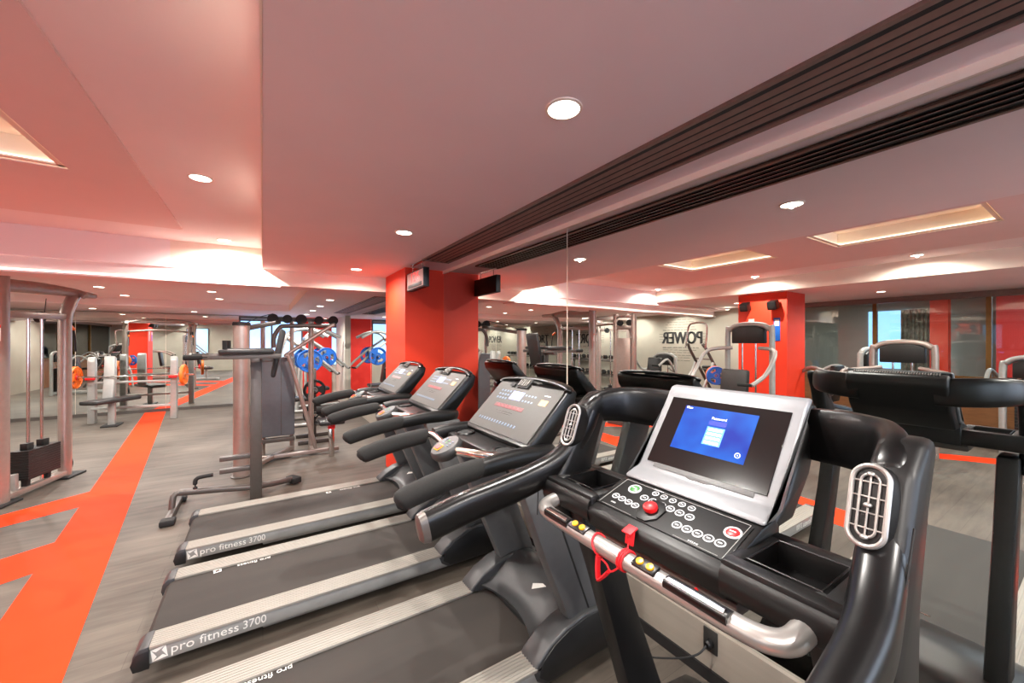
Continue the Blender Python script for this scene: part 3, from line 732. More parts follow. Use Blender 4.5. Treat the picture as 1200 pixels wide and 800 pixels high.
word_cloud(6.83, 1.15, 'rows of small grey lettering around the word POWER on the beige wall')
word_cloud(10.7, 1.3, 'rows of small grey lettering around the word SPORT on the beige wall')

# ---------------------------------------------------------------- ceiling fittings
LIGHTS = []
proto = None
def downlight(x, y, z, label, power, spread=2.95):
    global proto
    if proto is None:
        proto = thing('downlight', label, 'downlight', (x,y,z), 0, 'recessed ceiling downlights')
        B().lathe([(.058,0),(.068,0),(.068,-.004),(.058,-.006)], (0,0,0), n=32).obj('trim_ring','cove',proto)
        B().lathe([(0,0),(.058,0),(.058,-.003),(0,-.0035)], (0,0,0), n=32).obj('lamp_diffuser','lamp',proto)
    else: dup(proto, (x,y,z), None, label)
    l = bpy.data.lights.new('downlight_beam','SPOT'); l.energy = power; l.color = (1,.95,.89); l.spot_size = spread; l.spot_blend = .75; l.shadow_soft_size = .012
    o = bpy.data.objects.new('downlight_beam', l); C.objects.link(o); o.location = (x,y,z-.014)
PW = 88
def row(x, ys, z, where, power=PW):
    n = len(ys)
    for i, y in enumerate(ys):
        downlight(x, y, z, 'white downlight %s, %s towards the back wall' % (where, ORD[i]), power)
row(.93, (-2.7,-.82,1.10,3.02,4.86), 2.504, 'in the low ceiling over the treadmills')
row(-.35, (-2.4,-.6,1.38,3.30,5.20), 2.74, 'in the raised ceiling by the low strip', PW*1.25)
row(-3.25, (-2.4,-.6,1.38,3.30,5.20), 2.74, 'in the far side of the raised ceiling', PW*1.25)
row(-5.2, (-2.2,0.2,2.2,4.6), 2.504, 'in the low ceiling before the glass partition')
row(.91, (6.85,8.13,9.42,10.8), 2.319, 'in the low rear ceiling by the grille')
row(-.69, (7.84,9.12), 2.45, 'in the rear ceiling left of the step')
row(-2.02, (8.05,9.3), 2.45, 'in the rear ceiling over the orange stripe')
row(-3.4, (6.6,7.9,9.2), 2.45, 'in the rear ceiling left of the stripe')
row(-6.1, (5.3,6.75,8.3,9.9), 2.45 , 'close to the lettered wall', PW*.9)
row(-1.3, (11.2,), 2.319, 'in the rear beam over the stripe end')
row(-2.9, (11.2,), 2.319, 'in the rear beam over the press bench')
row(-4.5, (11.2,), 2.319, 'in the rear beam beyond the press bench')
def grille(label, y0, y1, z):
    g = thing('linear_vent', label, 'air vent', (1.52,(y0+y1)/2,z), 0, 'long ceiling air grilles')
    L = y1-y0
    b = B(); b.span(-.12,.165,-L/2,L/2,-.003,0); b.obj('vent_duct','void',g)
    f = B()
    for x0,x1 in ((-.132,-.108),(.143,.170)): f.span(x0,x1,-L/2,L/2,-.014,0,.002)
    for s in (-1,1): f.span(-.132,.17,s*L/2-.012,s*L/2+.012,-.014,0,.002)
    f.obj('vent_frame','bronze',g)
    s = B()
    for k in range(4):
        x = -.108+.0502*(k+1); s.prism([(x-.012,-.001),(x+.004,-.013),(x+.012,-.013),(x+.004,-.001)], -L/2+.01, L/2-.01)
    s.obj('vent_slats','bronze',g)
grille('long dark bronze slot grille in the ceiling over the treadmills beside the mirror', -2.6, 3.90, 2.504)
grille('dark slot grille in the low rear ceiling beyond the orange pillar', 5.95, 9.8, 2.319)
# hanging clock
ck = thing('digital_clock', 'small hanging digital clock with red digits in front of the orange pillar', 'clock', (1.42,4.125,2.504), math.radians(-90))
B().span(-.275,.275,-.03,.03,-.285,-.085,.004).obj('clock_case','black',ck)
cf = B().span(-.255,.255,-.033,-.029,-.272,-.098,.001).obj('clock_face','clockf',ck)
t = text_bm('126', .15, .0006, 1.35); place(t, (1,0,0), (0,0,1), (0,-.034,-.16)); t.obj('red_digits','ledd',cf)
B().span(-.22,.22,-.0345,-.032,-.265,-.225,.0005).obj('date_window','consl',cf)
hg = B(); [hg.cyl((x,0,-.002),(x,0,-.09),.006,n=10) for x in (-.16,.16)]; hg.span(-.2,.2,-.02,.02,-.006,0,.002); hg.obj('hanger','chrome',ck)
# socket with its lead below the mirror
so = thing('wall_socket', 'dark power socket in the grey panel under the mirror', 'socket', (1.832,1.07,.2))
B().span(-.008,0,-.035,.035,-.055,.055,.003).obj('socket_plate','socket',so)
B().lathe([(0,0),(.02,0),(.02,.022),(.012,.03),(0,.03)], (-.008,0,-.01), (-1,0,0), 18).obj('plug','black',so)
ld = B().tube([(1.79,1.07,.19),(1.74,1.09,.155),(1.69,1.18,.10),(1.64,1.35,.03),(1.60,1.6,.009),(1.66,1.9,.008)], .0045, n=8, k=8)
tag(ld.obj('power_lead','rubber'), 'black power lead running from the socket along the floor under the mirror', 'cable')
ld = B().tube([(1.70,1.16,.006),(1.60,1.02,.006),(1.50,1.2,.006),(1.42,1.1,.006),(1.30,1.24,.006)], .004, n=8, k=8)
tag(ld.obj('floor_cable','rubber'), 'thin dark cable snaking on the floor beside the touchscreen treadmill', 'cable')
# speakers and notices on the left pillar (seen in the mirror)
for y, lab in ((3.22,'small black loudspeaker on the reflected orange pillar, nearer the glass partition'),(3.68,'small black loudspeaker on the reflected orange pillar, nearer the lettered wall')):
    sp_ = thing('wall_speaker', lab, 'loudspeaker', (-3.80,y,2.3))
    B().box((.10,0,-.02),(.16,.14,.15),rot=(0,.3,0),bev=.02).obj('speaker_case','black',sp_)
    B().cyl((.0,0,.0),(.06,0,.0),.018,n=12).obj('bracket','dsteel',sp_)
    B().lathe([(0,0),(.05,0),(.045,-.012),(0,-.02)], (.178,0,-.045), (.95,0,-.3), 20).obj('speaker_cone','iron',sp_)
for y, m_, lab in ((3.2,'blue','small blue notice plate on the reflected orange pillar'),(3.62,'lgrey','small grey notice plate on the reflected orange pillar')):
    n_ = thing('notice_plate', lab, 'notice', (-3.80,y,1.86))
    B().span(0,.008,-.05,.05,-.2,.2,.002).obj('plate',m_,n_); B().span(.008,.0095,-.035,.035,.06,.17).obj('printed_panel','white',n_)
# ---------------------------------------------------------------- dining room behind the glass
sbox('floor_dining', 'wood', -11.1, -6.6, -3.4, 6.0, -.1, 0)
sbox('ceiling_dining', 'wallw', -11.1, -6.6, -3.4, 6.0, 2.75, 2.9)
sbox('wall_dining_far', 'wallg', -11.1, -11.0, -3.4, 6.0, 0, 2.75)
sbox('wall_dining_side', 'wallg', -11.0, -6.6, 5.9, 6.0, 0, 2.75)
sbox('wall_dining_end', 'wallg', -11.0, -6.6, -3.4, -3.3, 0, 2.75)
for i, (y0, y1) in enumerate(((-2.6,-1.2),(-.6,.5),(3.0,3.9))):
    w = sbox('window_%d' % (i+7), 'day', -10.998, -10.98, y0, y1, .9, 2.5)
sbox('pillar_dining', 'red', -10.6, -10.2, 1.1, 1.5, 0, 2.75)
sbox('pillar_dining_far', 'orange', -10.3, -10.0, 2.2, 2.5, 0, 2.75)
for y, lab in ((2.95,'patterned curtain beside the daylit dining room window, behind the glass'),(.75,'patterned curtain by the red pier in the dining room'),(-2.75,'patterned curtain at the end of the dining room')):
    f = lambda u, v, y=y: V((-10.9+.03*math.sin(u*40), y-.25+.5*u, .05+2.45*v))
    tag(B().surf(f, 60, 2, .006).obj('curtain','curtain'), lab, 'curtain')
sl = thing('ceiling_strip_light','bluish strip light on the dining room ceiling behind the glass','strip light',(-8.3,.4,2.75))
B().span(-.15,.15,-2.2,2.2,-.03,0,.004).obj('diffuser','day',sl); B().span(-.17,.17,-2.24,2.24,-.012,0).obj('housing','lgrey',sl)
def dining_chair(loc, rz, lab):
    c = thing('dining_chair', lab, 'chair', loc, rz, 'white dining chairs behind the glass')
    B().box((0,0,.45),(.44,.44,.05),bev=.02).obj('seat','white2',c)
    b = B(); b.span(-.21,.21,.19,.22,.80,.92,.012); [b.span(x-.015,x+.015,.19,.215,.47,.82,.006) for x in (-.19,-.06,.06,.19)]; b.obj('backrest','white2',c)
    for x in (-.19,.19):
        for y in (-.19,.19): B().beam((x,y,.43),(x*1.08,y*1.1,0),.035,.035,.004,(0,1,0)).obj('leg','white2',c)
    return c
c0 = dining_chair((-7.25,.55,0), -PI/2, 'white dining chair behind the glass, first from the patterned curtain')
for k, (x,y,rz) in enumerate(((-7.25,1.15,-PI/2),(-8.75,.6,PI/2),(-8.75,-.1,PI/2),(-7.25,-.15,-PI/2))):
    dup(c0, (x,y,0), rz, 'white dining chair behind the glass, %s from the patterned curtain' % ORD[k+1])
tb = thing('dining_table','long pale dining table behind the glass partition','table',(-8.0,.4,0))
B().box((0,0,.74),(.75,1.9,.04),bev=.01).obj('tabletop','white2',tb)
for x in (-.3,.3):
    for y in (-.85,.85): B().span(x-.03,x+.03,y-.03,y+.03,0,.72,.004).obj('leg','white2',tb)
# lights of the dining room
for y in (-1.4, 1.0, 3.4):
    l = bpy.data.lights.new('dining_light','AREA'); l.energy = 55; l.color = (.8,.9,1); l.size = .6
    o = bpy.data.objects.new('dining_light', l); C.objects.link(o); o.location = (-8.3,y,2.70)
# ---------------------------------------------------------------- gym machines
# functional cable machine at the left
fc = thing('cable_crossover', 'tall twin-tower cable machine with arched top and black weight stacks beside the orange stripe', 'cable machine', (-2.955,6.70,0), math.radians(-14))
for s in (-1,1):
    x = s*.85
    fu = B().tube([(x,-.43,.0),(x,-.43,2.325)], (.085,.062), n=20, up=(1,0,0)).obj('front_upright','steel',fc)
    B().box((x,-.43,.012),(.2,.26,.024),bev=.006).obj('foot_plate','rubber',fu)
    B().box((x+.0,-.4935,1.72),(.11,.004,.13),bev=.001).obj('instruction_label','white',fu)
    B().box((x,-.4945,1.80),(.11,.004,.025),bev=.001).obj('label_band','redp',fu)
    ru = B().tube([(x,.43,.0),(x,.43,1.9),(x,.45,2.0),(x,.55,2.18),(x,.60,2.24)], (.062,.058), n=20, up=(1,0,0)).obj('rear_upright','chrome' if False else 'steel',fc)
    B().box((x,.47,.012),(.2,.3,.024),bev=.006).obj('foot_plate','rubber',ru)
    B().tube([(x,-.43,2.225),(x,.2,2.25),(x,.92,2.255)], [(.05,.07),(.05,.06),(.045,.035)], n=18, k=5, power=2.6).obj('top_boom','steel',fc)
    B().beam((x,-.40,1.93),(x,.45,1.95),.07,.07,.008).obj('pulley_rail','steel',fc)
    for y in (.16,.50):
        p = B().lathe([(.02,-.022),(.062,-.022),(.062,-.012),(.05,0),(.062,.012),(.062,.022),(.02,.022)], (x-.06*s,y,1.93), (1,0,0), 24); p.obj('pulley','rubber',fc)
    B().beam((x,-.42,.06),(x,.42,.06),.09,.06,.008).obj('base_rail','steel',fc)
    for y in (-.09,.09): B().cyl((x,y,.08),(x,y,1.92),.014,n=12).obj('guide_rod','chrome',fc)
    st = B()
    for k in range(12): st.span(x-.075,x+.075,-.2,.24,.17+.026*k,.194+.026*k,.002,1)
    st.span(x-.03,x+.03,-.15,-.06,.48,.55,.004); st.span(x-.03,x+.03,.06,.15,.48,.55,.004)
    st.obj('weight_stack','iron',fc)
    B().span(x-.02,x+.02,-.28,-.235,.09,.26,.004).obj('stack_stop','lgrey',fc)
    for y in (-.12,.16): B().span(x-.025,x+.025,y-.025,y+.025,.085,.17,.004).obj('stack_buffer','rubber',fc)
    B().tube([(x-.06*s,.56,1.92),(x-.06*s,.57,1.0),(x-.06*s,.56,.15)], .005, n=8).obj('cable','rubber',fc)
    B().tube([(x-.06*s,.22,1.93),(x-.06*s,.25,2.15)], .004, n=8).obj('lift_cable','rubber',fc)
    b = B().torus((x-.06*s,.56,.12), .075, .02, ax=(1,0,0)).obj('low_pulley','rubber',fc)
    g = B(); g.tube([(x-.06*s,.60,1.88),(x-.06*s,.66,1.82),(x-.06*s,.70,1.68),(x-.06*s,.71,1.52)], .012, n=10, k=5); hd_ = g.obj('strap_handle','rubber',fc)
    B().cyl((x-.06*s,.60,1.86),(x-.06*s,.68,1.80),.02,n=12).obj('strap_grip','orangep',hd_)
B().tube([(-.95,.60,2.22),(-.85,.60,2.27),(-.45,.60,2.345),(0,.60,2.37),(.45,.60,2.345),(.85,.60,2.27),(.95,.60,2.22)], .04, n=16, k=5).obj('arch_tube','steel',fc)
B().tube([(-.85,-.43,1.98),(0,-.43,2.05),(.85,-.43,1.98)], .03, n=14, k=5).obj('cross_tube','steel',fc)

# press bench rack, barbell and plates by the back mirror
pb = thing('press_bench', 'grey flat press bench with two uprights at the end of the orange stripe', 'weight bench', (-2.27,10.95,0))
for x, y in ((-.62,.18),(.66,.02)):
    u = B().prism([(y-.06,0),(y+.10,0),(y+.10,1.20),(y+.06,1.32),(y-.02,1.34),(y-.06,1.25)], x-.055, x+.055, .015, axis='X'); uo = u.obj('upright','lgrey',pb)
    B().span(x-.07,x+.07,y-.13,y-.06,.88,.93,.006).obj('bar_catch','redp',uo)
B().beam((-.62,.14,.30),(.66,.0,.30),.07,.05,.006).obj('cross_rail','lgrey',pb)
B().beam((-.62,.14,.82),(.66,.0,.82),.05,.04,.006).obj('cross_rail','lgrey',pb)
B().box((-.22,-.30,.50),(.34,.9,.08),rot=(0,0,-.55),bev=.03).obj('bench_pad','pad',pb)
B().prism([(-.16,.52),(.06,.52),(.12,.95),(.10,1.33),(-.02,1.36),(-.06,.95)], -.40, -.24, .02, axis='X').obj('back_support','lgrey',pb)
B().span(-.27,-.17,-.35,-.25,.0,.48,.008).obj('bench_leg','lgrey',pb)
B().span(-.34,-.10,-.5,-.1,0,.03,.006).obj('bench_foot','rubber',pb)
bb = thing('barbell', 'steel barbell resting across the press bench uprights', 'barbell', (-2.25,10.80,.95), math.radians(-7))
B().cyl((-.98,0,0),(.98,0,0),.014,n=14).obj('bar','chrome',bb)
for s in (-1,1): B().cyl((s*.68,0,0),(s*1.02,0,0),.025,n=16).obj('sleeve','chrome',bb)
def plate(loc, rz, R, m, label, cat='weight plate', group=None, th=.035):
    p = thing('weight_plate', label, cat, loc, rz, group)
    B().plate(R, th, .026).obj('plate_disc', m, p)
    B().lathe([(.027,-.006),(.045,-.006),(.045,th+.006),(.027,th+.006)], (0,0,0), (0,1,0), 24).obj('hub_ring','lgrey',p)
    return p
a7 = math.radians(-7)
def on_bar(s): return (-2.25+math.cos(a7)*s, 10.80+math.sin(a7)*s, .95)
for s, lab in ((.83,'orange weight plate on the end of the barbell nearer the window'),(-.83,'orange weight plate on the barbell end nearer the cable machine')):
    plate(on_bar(s), a7-PI/2, .215, 'orangep', lab, group='orange plates on the barbell')
for s, lab in ((.78,'red barbell collar inside the orange plate nearer the window'),(-.80,'red barbell collar inside the orange plate nearer the cable machine')):
    cl = thing('bar_collar', lab, 'collar', on_bar(s), a7)
    B().lathe([(.026,-.02),(.045,-.02),(.05,0),(.045,.02),(.026,.02)], (0,0,0), (1,0,0), 20).obj('ring','redp',cl); B().box((0,0,.055),(.02,.02,.05),bev=.004).obj('lever','redp',cl)

# dip and knee raise stand
ds = thing('dip_station', 'grey dip and knee-raise stand with black arm pads, behind the farthest treadmill', 'dip station', (-.06,4.92,0))
B().prism([(-.054,0),(.054,0),(.05,1.50),(-.05,1.50)], -.045, .045, .008).obj('main_post','dsteel',ds)
B().tube([(-.62,-.02,.19),(-.30,-.01,.155),(0,.0,.12),(.34,.24,.06)], (.03,.03), n=14, k=4, power=3).obj('base_tube','dsteel',ds)
B().tube([(-.62,-.02,.19),(-.66,-.04,.17),(-.67,-.06,.05)], .026, n=12, k=3).obj('front_bend','dsteel',ds)
B().box((.36,.255,.05),(.10,.16,.07),rot=(0,0,.5),bev=.014).obj('rubber_foot','rubber',ds)
B().beam((-.66,-.30,.04),(-.66,.30,.04),.05,.05,.008).obj('front_foot','dsteel',ds)
for y in (-.31,.31): B().box((-.66,y,.03),(.11,.10,.055),bev=.014).obj('rubber_foot','rubber',ds)
for y in (-.02,):
    B().tube([(-.50,y,.17),(-.50,y,.27),(-.49,y,.295),(-.46,y,.31),(-.36,y,.315)], .019, n=12, k=4).obj('push_up_handle','rubber',ds)
for z in (.33,.455): B().beam((-.31,0,z),(-.03,0,z),.06,.045,.006).obj('step_bar','dsteel',ds)
for y in (-.26,.26):
    B().beam((-.42,y,1.50),(.22,y,1.50),.05,.045,.006).obj('dip_arm','dsteel',ds)
    B().box((-.07,y,1.55),(.46,.12,.05),bev=.02).obj('arm_pad','pad',ds)
    B().cyl((-.56,y,1.50),(-.38,y,1.50),.026,n=14).obj('dip_grip','foam',ds)
    B().cyl((-.25,y,1.53),(-.25,y,1.66),.02,n=12).obj('hand_peg','foam',ds)
B().beam((.0,-.285,1.47),(.0,.285,1.47),.07,.05,.006).obj('arm_yoke','dsteel',ds)
B().prism([(.13,1.27),(.17,1.27),(.22,1.5),(.27,1.76),(.22,1.79),(.16,1.5)], -.14, .14, .018).obj('back_pad','pad',ds)
B().beam((.02,0,1.46),(.17,0,1.46),.06,.06,.006).obj('pad_bracket','dsteel',ds)

# pulldown machine
pm = thing('pulldown_machine', 'cable pulldown machine with a thick round column and a blue-grey weight shroud', 'pulldown machine', (.3,6.4,0))
def L_(x,y,z): return (x-.3, y-6.4, z)
pc_ = B(); pc_.cyl(L_(-.22,5.80,0),L_(-.22,5.80,1.85),.086,n=28); po = pc_.obj('round_column','steel',pm)
B().lathe([(0,-.005),(.093,-.005),(.096,.015),(.088,.035),(0,.042)], L_(-.22,5.80,1.85), n=28).obj('column_cap','rubber',po); B().lathe([(0,0),(.11,0),(.11,.015),(.09,.02),(0,.02)], L_(-.22,5.80,0), n=28).obj('column_foot','dsteel',po)
sh = B().span(-.03-.3,.40-.3,.2,.5,.27,1.42,.02); so_ = sh.obj('weight_shroud','shroud',pm)
q = B(); q.span(.22-.3,.23-.3,.194,.2,.29,1.40); q.obj('shroud_seam','dsteel',so_)
for x in (-.0,.37): B().tube([L_(x,6.75,0),L_(x,6.75,1.95)], .03, n=12, up=(1,0,0)).obj('shroud_post','steel',pm)
B().beam(L_(-.03,6.62,.22),L_(.40,6.62,.22),.08,.06,.008).obj('shroud_base','dsteel',pm)
B().beam(L_(-.22,5.80,.05),L_(.37,6.75,.05),.06,.05,.006).obj('floor_rail','steel',pm)
B().tube([L_(.66,6.40,.07),L_(.34,6.42,1.34),L_(.28,6.42,1.44),L_(.34,6.43,1.50),L_(.84,6.46,1.86),L_(.92,6.46,1.90)], .028, n=14, k=5, up=(0,1,0)).obj('slant_frame','steel',pm)
B().tube([L_(.13,6.45,1.56),L_(.13,6.45,1.70),L_(.20,6.45,1.84),L_(.32,6.46,1.875),L_(.95,6.5,1.89)], .03, n=14, k=5, up=(0,1,0)).obj('upper_frame','dsteel',pm)
B().tube([L_(.62,6.66,0),L_(.62,6.66,2.0)], .038, n=14, up=(1,0,0)).obj('rear_post','steel',pm)
B().beam(L_(-.04,6.34,.05),L_(.96,6.34,.05),.06,.05,.006).obj('floor_rail','steel',pm)
B().beam(L_(.62,6.66,.05),L_(.62,6.34,.05),.06,.05,.006).obj('floor_rail','steel',pm)
B().beam(L_(-.22,5.80,1.80),L_(.2,6.5,1.93),.05,.06,.008).obj('top_beam','dsteel',pm)
for x, y, R in ((.12,6.5,.07),(.30,6.52,.062),(.48,6.55,.075),(.72,6.58,.06),(.92,6.6,.07)):
    B().lathe([(0,-.03),(R,-.03),(R,-.015),(R*.8,0),(R,.015),(R,.03),(0,.03)], L_(x,y,1.975), (0,1,0), 24).obj('pulley','rubber',pm)
B().beam(L_(.05,6.60,1.97),L_(1.0,6.66,1.98),.04,.05,.006).obj('pulley_rail','dsteel',pm)
B().span(.83-.3-.035,.83-.3+.035,6.12-6.4-.035,6.12-6.4+.035,.0,.44,.006).obj('seat_post','chrome',pm)
B().box(L_(.83,6.16,.50),(.34,.34,.07),bev=.03).obj('seat','pad',pm); B().cyl(L_(.66,6.35,.64),L_(1.0,6.35,.64),.055,n=18).obj('knee_roller','foam',pm)
B().span(.83-.3-.045,.83-.3+.045,6.12-6.4-.045,6.12-6.4+.045,.40,.46,.004).obj('seat_collar','redp',pm)
B().tube([L_(-.2,5.80,1.86),L_(-.05,6.2,1.97),L_(.12,6.5,2.045)], .006, n=8, k=4).obj('cable','rubber',pm)

# plate-loaded press machines with blue plates at the far right
def press_machine(loc, rz, lab, pls):
    m = thing('plate_loaded_press', lab, 'press machine', loc, rz)
    for s in (-1,1):
        B().tube([(s*.38,.55,.04),(s*.38,-.3,.04),(s*.34,-.5,.06)], .035, n=14, k=4).obj('floor_rail','lgrey',m)
        B().tube([(s*.36,.5,.05),(s*.34,.42,1.2),(s*.32,.25,1.78),(s*.30,-.1,1.90),(s*.34,-.45,1.75)], .035, n=14, k=5, up=(1,0,0)).obj('side_arch','lgrey',m)
        a = B().tube([(s*.32,.3,1.75),(s*.40,-.1,1.45),(s*.44,-.45,1.15),(s*.42,-.6,1.0)], .03, n=14, k=5, up=(1,0,0)).obj('press_arm','lgrey',m)
        B().cyl((s*.42,-.6,1.0),(s*.25,-.66,1.0),.022,n=14).obj('hand_grip','foam',a)
        B().cyl((s*.40,-.1,1.28),(s*.64,-.1,1.28),.024,n=14).obj('plate_peg','chrome',a)
        B().beam((s*.40,-.1,1.46),(s*.40,-.1,1.26),.05,.05,.006,(1,0,0)).obj('peg_hanger','lgrey',a)
    B().beam((-.38,.52,.06),(.38,.52,.06),.07,.06,.006).obj('cross_rail','lgrey',m); B().beam((-.33,.3,1.72),(.33,.3,1.72),.06,.06,.006).obj('top_rail','lgrey',m)
    B().tube([(0,.5,.08),(0,.3,.5),(0,.3,1.1)], .035, n=12, k=3, up=(1,0,0)).obj('seat_frame','lgrey',m)
    B().box((0,-.02,.5),(.36,.4,.08),bev=.03).obj('seat','pad',m); B().box((0,.2,.9),(.34,.08,.7),rot=(-.15,0,0),bev=.03).obj('backrest','pad',m)
    for k, (s, lab2) in enumerate(pls):
        off = Matrix.Rotation(rz,3,'Z') @ V((s*.50-(.0 if s>0 else -.035)*0,-.1,1.28))
        plate(tuple(V(loc)+off), rz+PI/2, .225, 'blue', lab2, group='blue plates on the press machines')
press_machine((1.16,10.6,0), PI/2, 'grey tubular plate-loaded press with blue plates, nearest the pale corner post', ((-1,'blue weight plate on the press machine by the corner post, nearer side'),(1,'blue weight plate on the press machine by the corner post, back mirror side')))
press_machine((.66,8.9,0), PI/2, 'grey tubular plate-loaded press with blue plates, hidden behind the pulldown machine', ((-1,'blue weight plate on the press machine behind the pulldown, nearer side'),(1,'blue weight plate on the press machine behind the pulldown, far side')))
# weight tree with black plates
wt = thing('weight_tree', 'dark upright plate tree between the pulldown machine and the blue plates', 'plate rack', (.72,7.3,0))
B().beam((0,0,.02),(0,0,1.2),.07,.07,.006,(0,1,0)).obj('post','dsteel',wt)
for y in (-.25,.25): B().beam((-.25,y,.03),(.25,y,.03),.06,.06,.006).obj('foot','dsteel',wt)
B().beam((0,-.25,.03),(0,.25,.03),.06,.05,.006).obj('foot_bridge','dsteel',wt)
for z in (.45,.85):
    for s in (-1,1): B().cyl((0,s*.03,z),(0,s*.22,z),.022,n=12).obj('peg','chrome',wt)
for z, s, lab in ((.45,-1,'black plate on the lower peg of the plate tree'),(.85,-1,'black plate on the upper peg of the plate tree')):
    plate((.72,7.3+s*.12,z), 0, .17, 'iron', lab)

# pin-loaded machines that stand across the room and show in the mirror
def pin_machine(loc, rz, lab, h=1.9, m='lgrey', shroud=None):
    t = thing('pin_loaded_machine', lab, 'weight machine', loc, rz, None)
    b = B().tube([(-.33,0,0),(-.33,0,h-.18),(-.29,0,h-.06),(-.2,0,h),(0,0,h+.02),(.2,0,h),(.29,0,h-.06),(.33,0,h-.18),(.33,0,0)], .04, n=14, k=5, up=(0,1,0)).obj('arch_frame',m,t)
    B().prism([(-.24,h-.28),(.24,h-.28),(.24,h-.06),(.12,h-.01),(-.12,h-.01),(-.24,h-.06)], -.06, .06, .015).obj('top_cowl','iron',t)
    for x in (-.1,.1): B().cyl((x,0,.1),(x,0,h-.2),.012,n=10).obj('guide_rod','chrome',t)
    st = B()
    for k in range(14): st.span(-.22,.22,-.07,.07,.12+.05*k,.166+.05*k,.003,1)
    st.obj('weight_stack','iron',t)
    B().beam((-.36,0,.05),(.36,0,.05),.09,.08,.008).obj('base_rail',m,t); B().beam((0,0,.05),(0,-1.1,.05),.09,.08,.008).obj('base_rail',m,t); B().beam((-.3,-1.1,.04),(.3,-1.1,.04),.08,.06,.008).obj('front_foot',m,t)
    B().beam((0,-.7,.06),(0,-.7,.45),.07,.07,.006,(0,1,0)).obj('seat_post',m,t)
    B().box((0,-.72,.50),(.42,.42,.09),bev=.035).obj('seat','pad',t); B().box((0,-.44,.90),(.40,.10,.66),rot=(-.12,0,0),bev=.035).obj('backrest','pad',t)
    for s in (-1,1):
        a = B().tube([(s*.2,-.1,h-.35),(s*.5,-.3,h-.4),(s*.52,-.6,1.2),(s*.45,-.85,1.05)], .028, n=12, k=5).obj('lever_arm',m,t)
        B().cyl((s*.45,-.85,1.05),(s*.28,-.88,1.05),.022,n=12).obj('hand_grip','foam',a)
    return t
pin_machine((-2.75,3.15,0), PI/2, 'pin-loaded arch-framed machine with a black stack, reflected in front of the orange pillar')
pin_machine((-4.2,1.72,0), PI/2, 'pin-loaded machine with dark label cowl, reflected before the glass partition', 1.62, 'steel')
pin_machine((-5.5,.6,0), -PI/2, 'pin-loaded machine with black padded back, reflected nearest the dining chairs', 1.4, 'lgrey')
pin_machine((-4.9,2.3,0), PI, 'pin-loaded machine with curved arms, reflected left of the glass mullion', 1.5, 'lgrey')
pin_machine((-5.4,6.6,0), PI/2, 'pin-loaded machine under the word POWER, low in the mirror', 1.3, 'lgrey')
# shrouded column that shows in the mirror right of the seam
sc = thing('shrouded_cable_column', 'tall taupe cable column with a grey shroud, reflected right of the mirror seam', 'cable machine', (-2.35,5.3,0), PI/2-.2)
for s in (-1,1): B().beam((s*.2,0,0),(s*.2,0,2.2),.08,.08,.008,(0,1,0)).obj('column','steel',sc)
B().span(-.155,.155,-.06,.06,.1,1.72,.01).obj('shroud','steel',sc)
B().beam((-.2,0,1.92),(.2,0,1.92),.07,.07,.008).obj('cross_head','steel',sc); B().beam((-.3,0,.04),(.3,0,.04),.3,.08,.01).obj('base','dsteel',sc)
for x in (-.1,.1): B().lathe([(0,-.02),(.06,-.02),(.05,0),(.06,.02),(0,.02)], (x,0,2.02), (0,1,0), 20).obj('pulley','rubber',sc)
B().beam((-.2,0,2.14),(.2,0,2.14),.06,.05,.008).obj('top_rail','steel',sc)
# back-extension bench with a slanted ladder frame
ab = thing('incline_bench', 'slanted silver-framed incline bench reflected left of the orange pillar', 'incline bench', (-4.6,4.9,0), PI/2+.3)
for s in (-1,1):
    B().tube([(s*.25,.6,.05),(s*.25,-.3,1.5),(s*.22,-.36,1.6)], .03, n=12, up=(1,0,0)).obj('slant_rail','dsteel',ab)
    B().tube([(s*.3,-.5,0),(s*.3,-.42,.6),(s*.27,-.2,1.0),(s*.26,-.12,1.2)], .03, n=12, k=4, up=(1,0,0)).obj('leg','lgrey',ab)
for k in range(5): 
    f = .2+.16*k; B().cyl((-.25,.6-.9*f,.05+1.45*f),(.25,.6-.9*f,.05+1.45*f),.018,n=10).obj('rung','chrome',ab)
B().tube([(-.3,-.36,1.5),(-.28,-.3,1.95),(-.15,-.3,2.05),(.15,-.3,2.05),(.28,-.3,1.95),(.3,-.36,1.5)], .02, n=10, k=4, up=(0,1,0)).obj('top_handle','chrome',ab)
B().box((0,.12,.90),(.38,.5,.07),rot=(-1.0,0,0),bev=.03).obj('bench_pad','pad',ab)
for (z, m_, lab) in ((.55,'orangep','orange plate hung on the reflected incline bench'),(.56,'blue','blue plate hung on the reflected incline bench')):
    plate((-4.25+(.0 if m_=='orangep' else .14),4.55-(0 if m_=='orangep' else .10),.95), .6, .19, m_, lab)
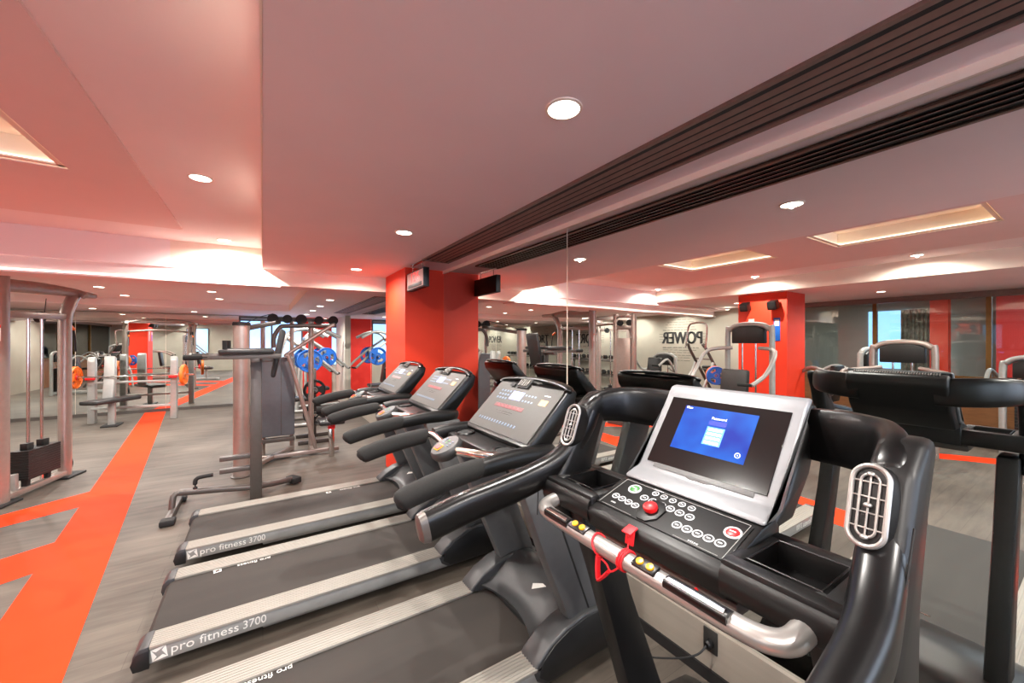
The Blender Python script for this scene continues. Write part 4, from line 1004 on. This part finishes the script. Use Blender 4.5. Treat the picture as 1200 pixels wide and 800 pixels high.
# dumbbell rack by the lettered wall
dr = thing('dumbbell_rack', 'two-tier grey dumbbell rack against the lettered wall, seen in the mirror', 'dumbbell rack', (-6.15,9.9,0), PI/2)
for s in (-1,1): B().prism([(-.25,0),(.25,0),(.25,.06),(.12,.10),(.10,1.2),(.02,1.2),(-.2,.1),(-.25,.06)], s*1.25-.04, s*1.25+.04, .01, axis='X').obj('end_frame','lgrey',dr)
TZ = (.55,1.05)
for k, z in enumerate(TZ):
    B().box((0,-.04+.07*k,z-.03),(2.5,.26,.03),rot=(.25,0,0),bev=.006).obj('shelf_tray','dsteel',dr)
db = None
for k, z in enumerate(TZ):
    for i in range(9):
        y = 8.85+.262*i; loc = (-6.15+.04-.07*k, y, z+.075)
        lab = 'black hex dumbbell on the %s rack tier, %s from the glass side' % (('lower','upper')[k], ORD[i])
        if db is None:
            db = thing('dumbbell', lab, 'dumbbell', loc, 0, 'black dumbbells on the two-tier rack')
            for s in (-1,1): B().lathe([(0,-.055),(.05,-.055),(.064,-.04),(.064,.04),(.05,.055),(0,.055)], (s*.11,0,0), (1,0,0), 6).obj('weight_head','iron',db)
            B().cyl((-.07,0,0),(.07,0,0),.017,n=12).obj('handle','chrome',db)
        else: dup(db, loc, 0, lab)
# ---------------------------------------------------------------- camera, world
cam = bpy.data.cameras.new('camera'); cam.sensor_width = 36; cam.lens = 456*36/1200; cam.clip_start = .02
co = bpy.data.objects.new('camera', cam); C.objects.link(co)
TH = math.radians(32.63)
co.location = (0,0,1.65); co.rotation_euler = (PI/2, 0, -TH)
S = bpy.context.scene; S.camera = co
W_ = bpy.data.worlds.new('world'); S.world = W_; W_.use_nodes = True
W_.node_tree.nodes['Background'].inputs[0].default_value = (.75,.85,1,1); W_.node_tree.nodes['Background'].inputs[1].default_value = .3
S.view_settings.view_transform = 'Standard'; S.view_settings.look = 'None'; S.view_settings.gamma = 1; S.view_settings.use_curve_mapping = False
S.view_settings.exposure = .52
S.cycles.max_bounces = 12; S.cycles.diffuse_bounces = 5; S.cycles.glossy_bounces = 8; S.cycles.transparent_max_bounces = 12
S.cycles.sample_clamp_indirect = 6; S.cycles.caustics_reflective = False
S.cycles.use_denoising = True
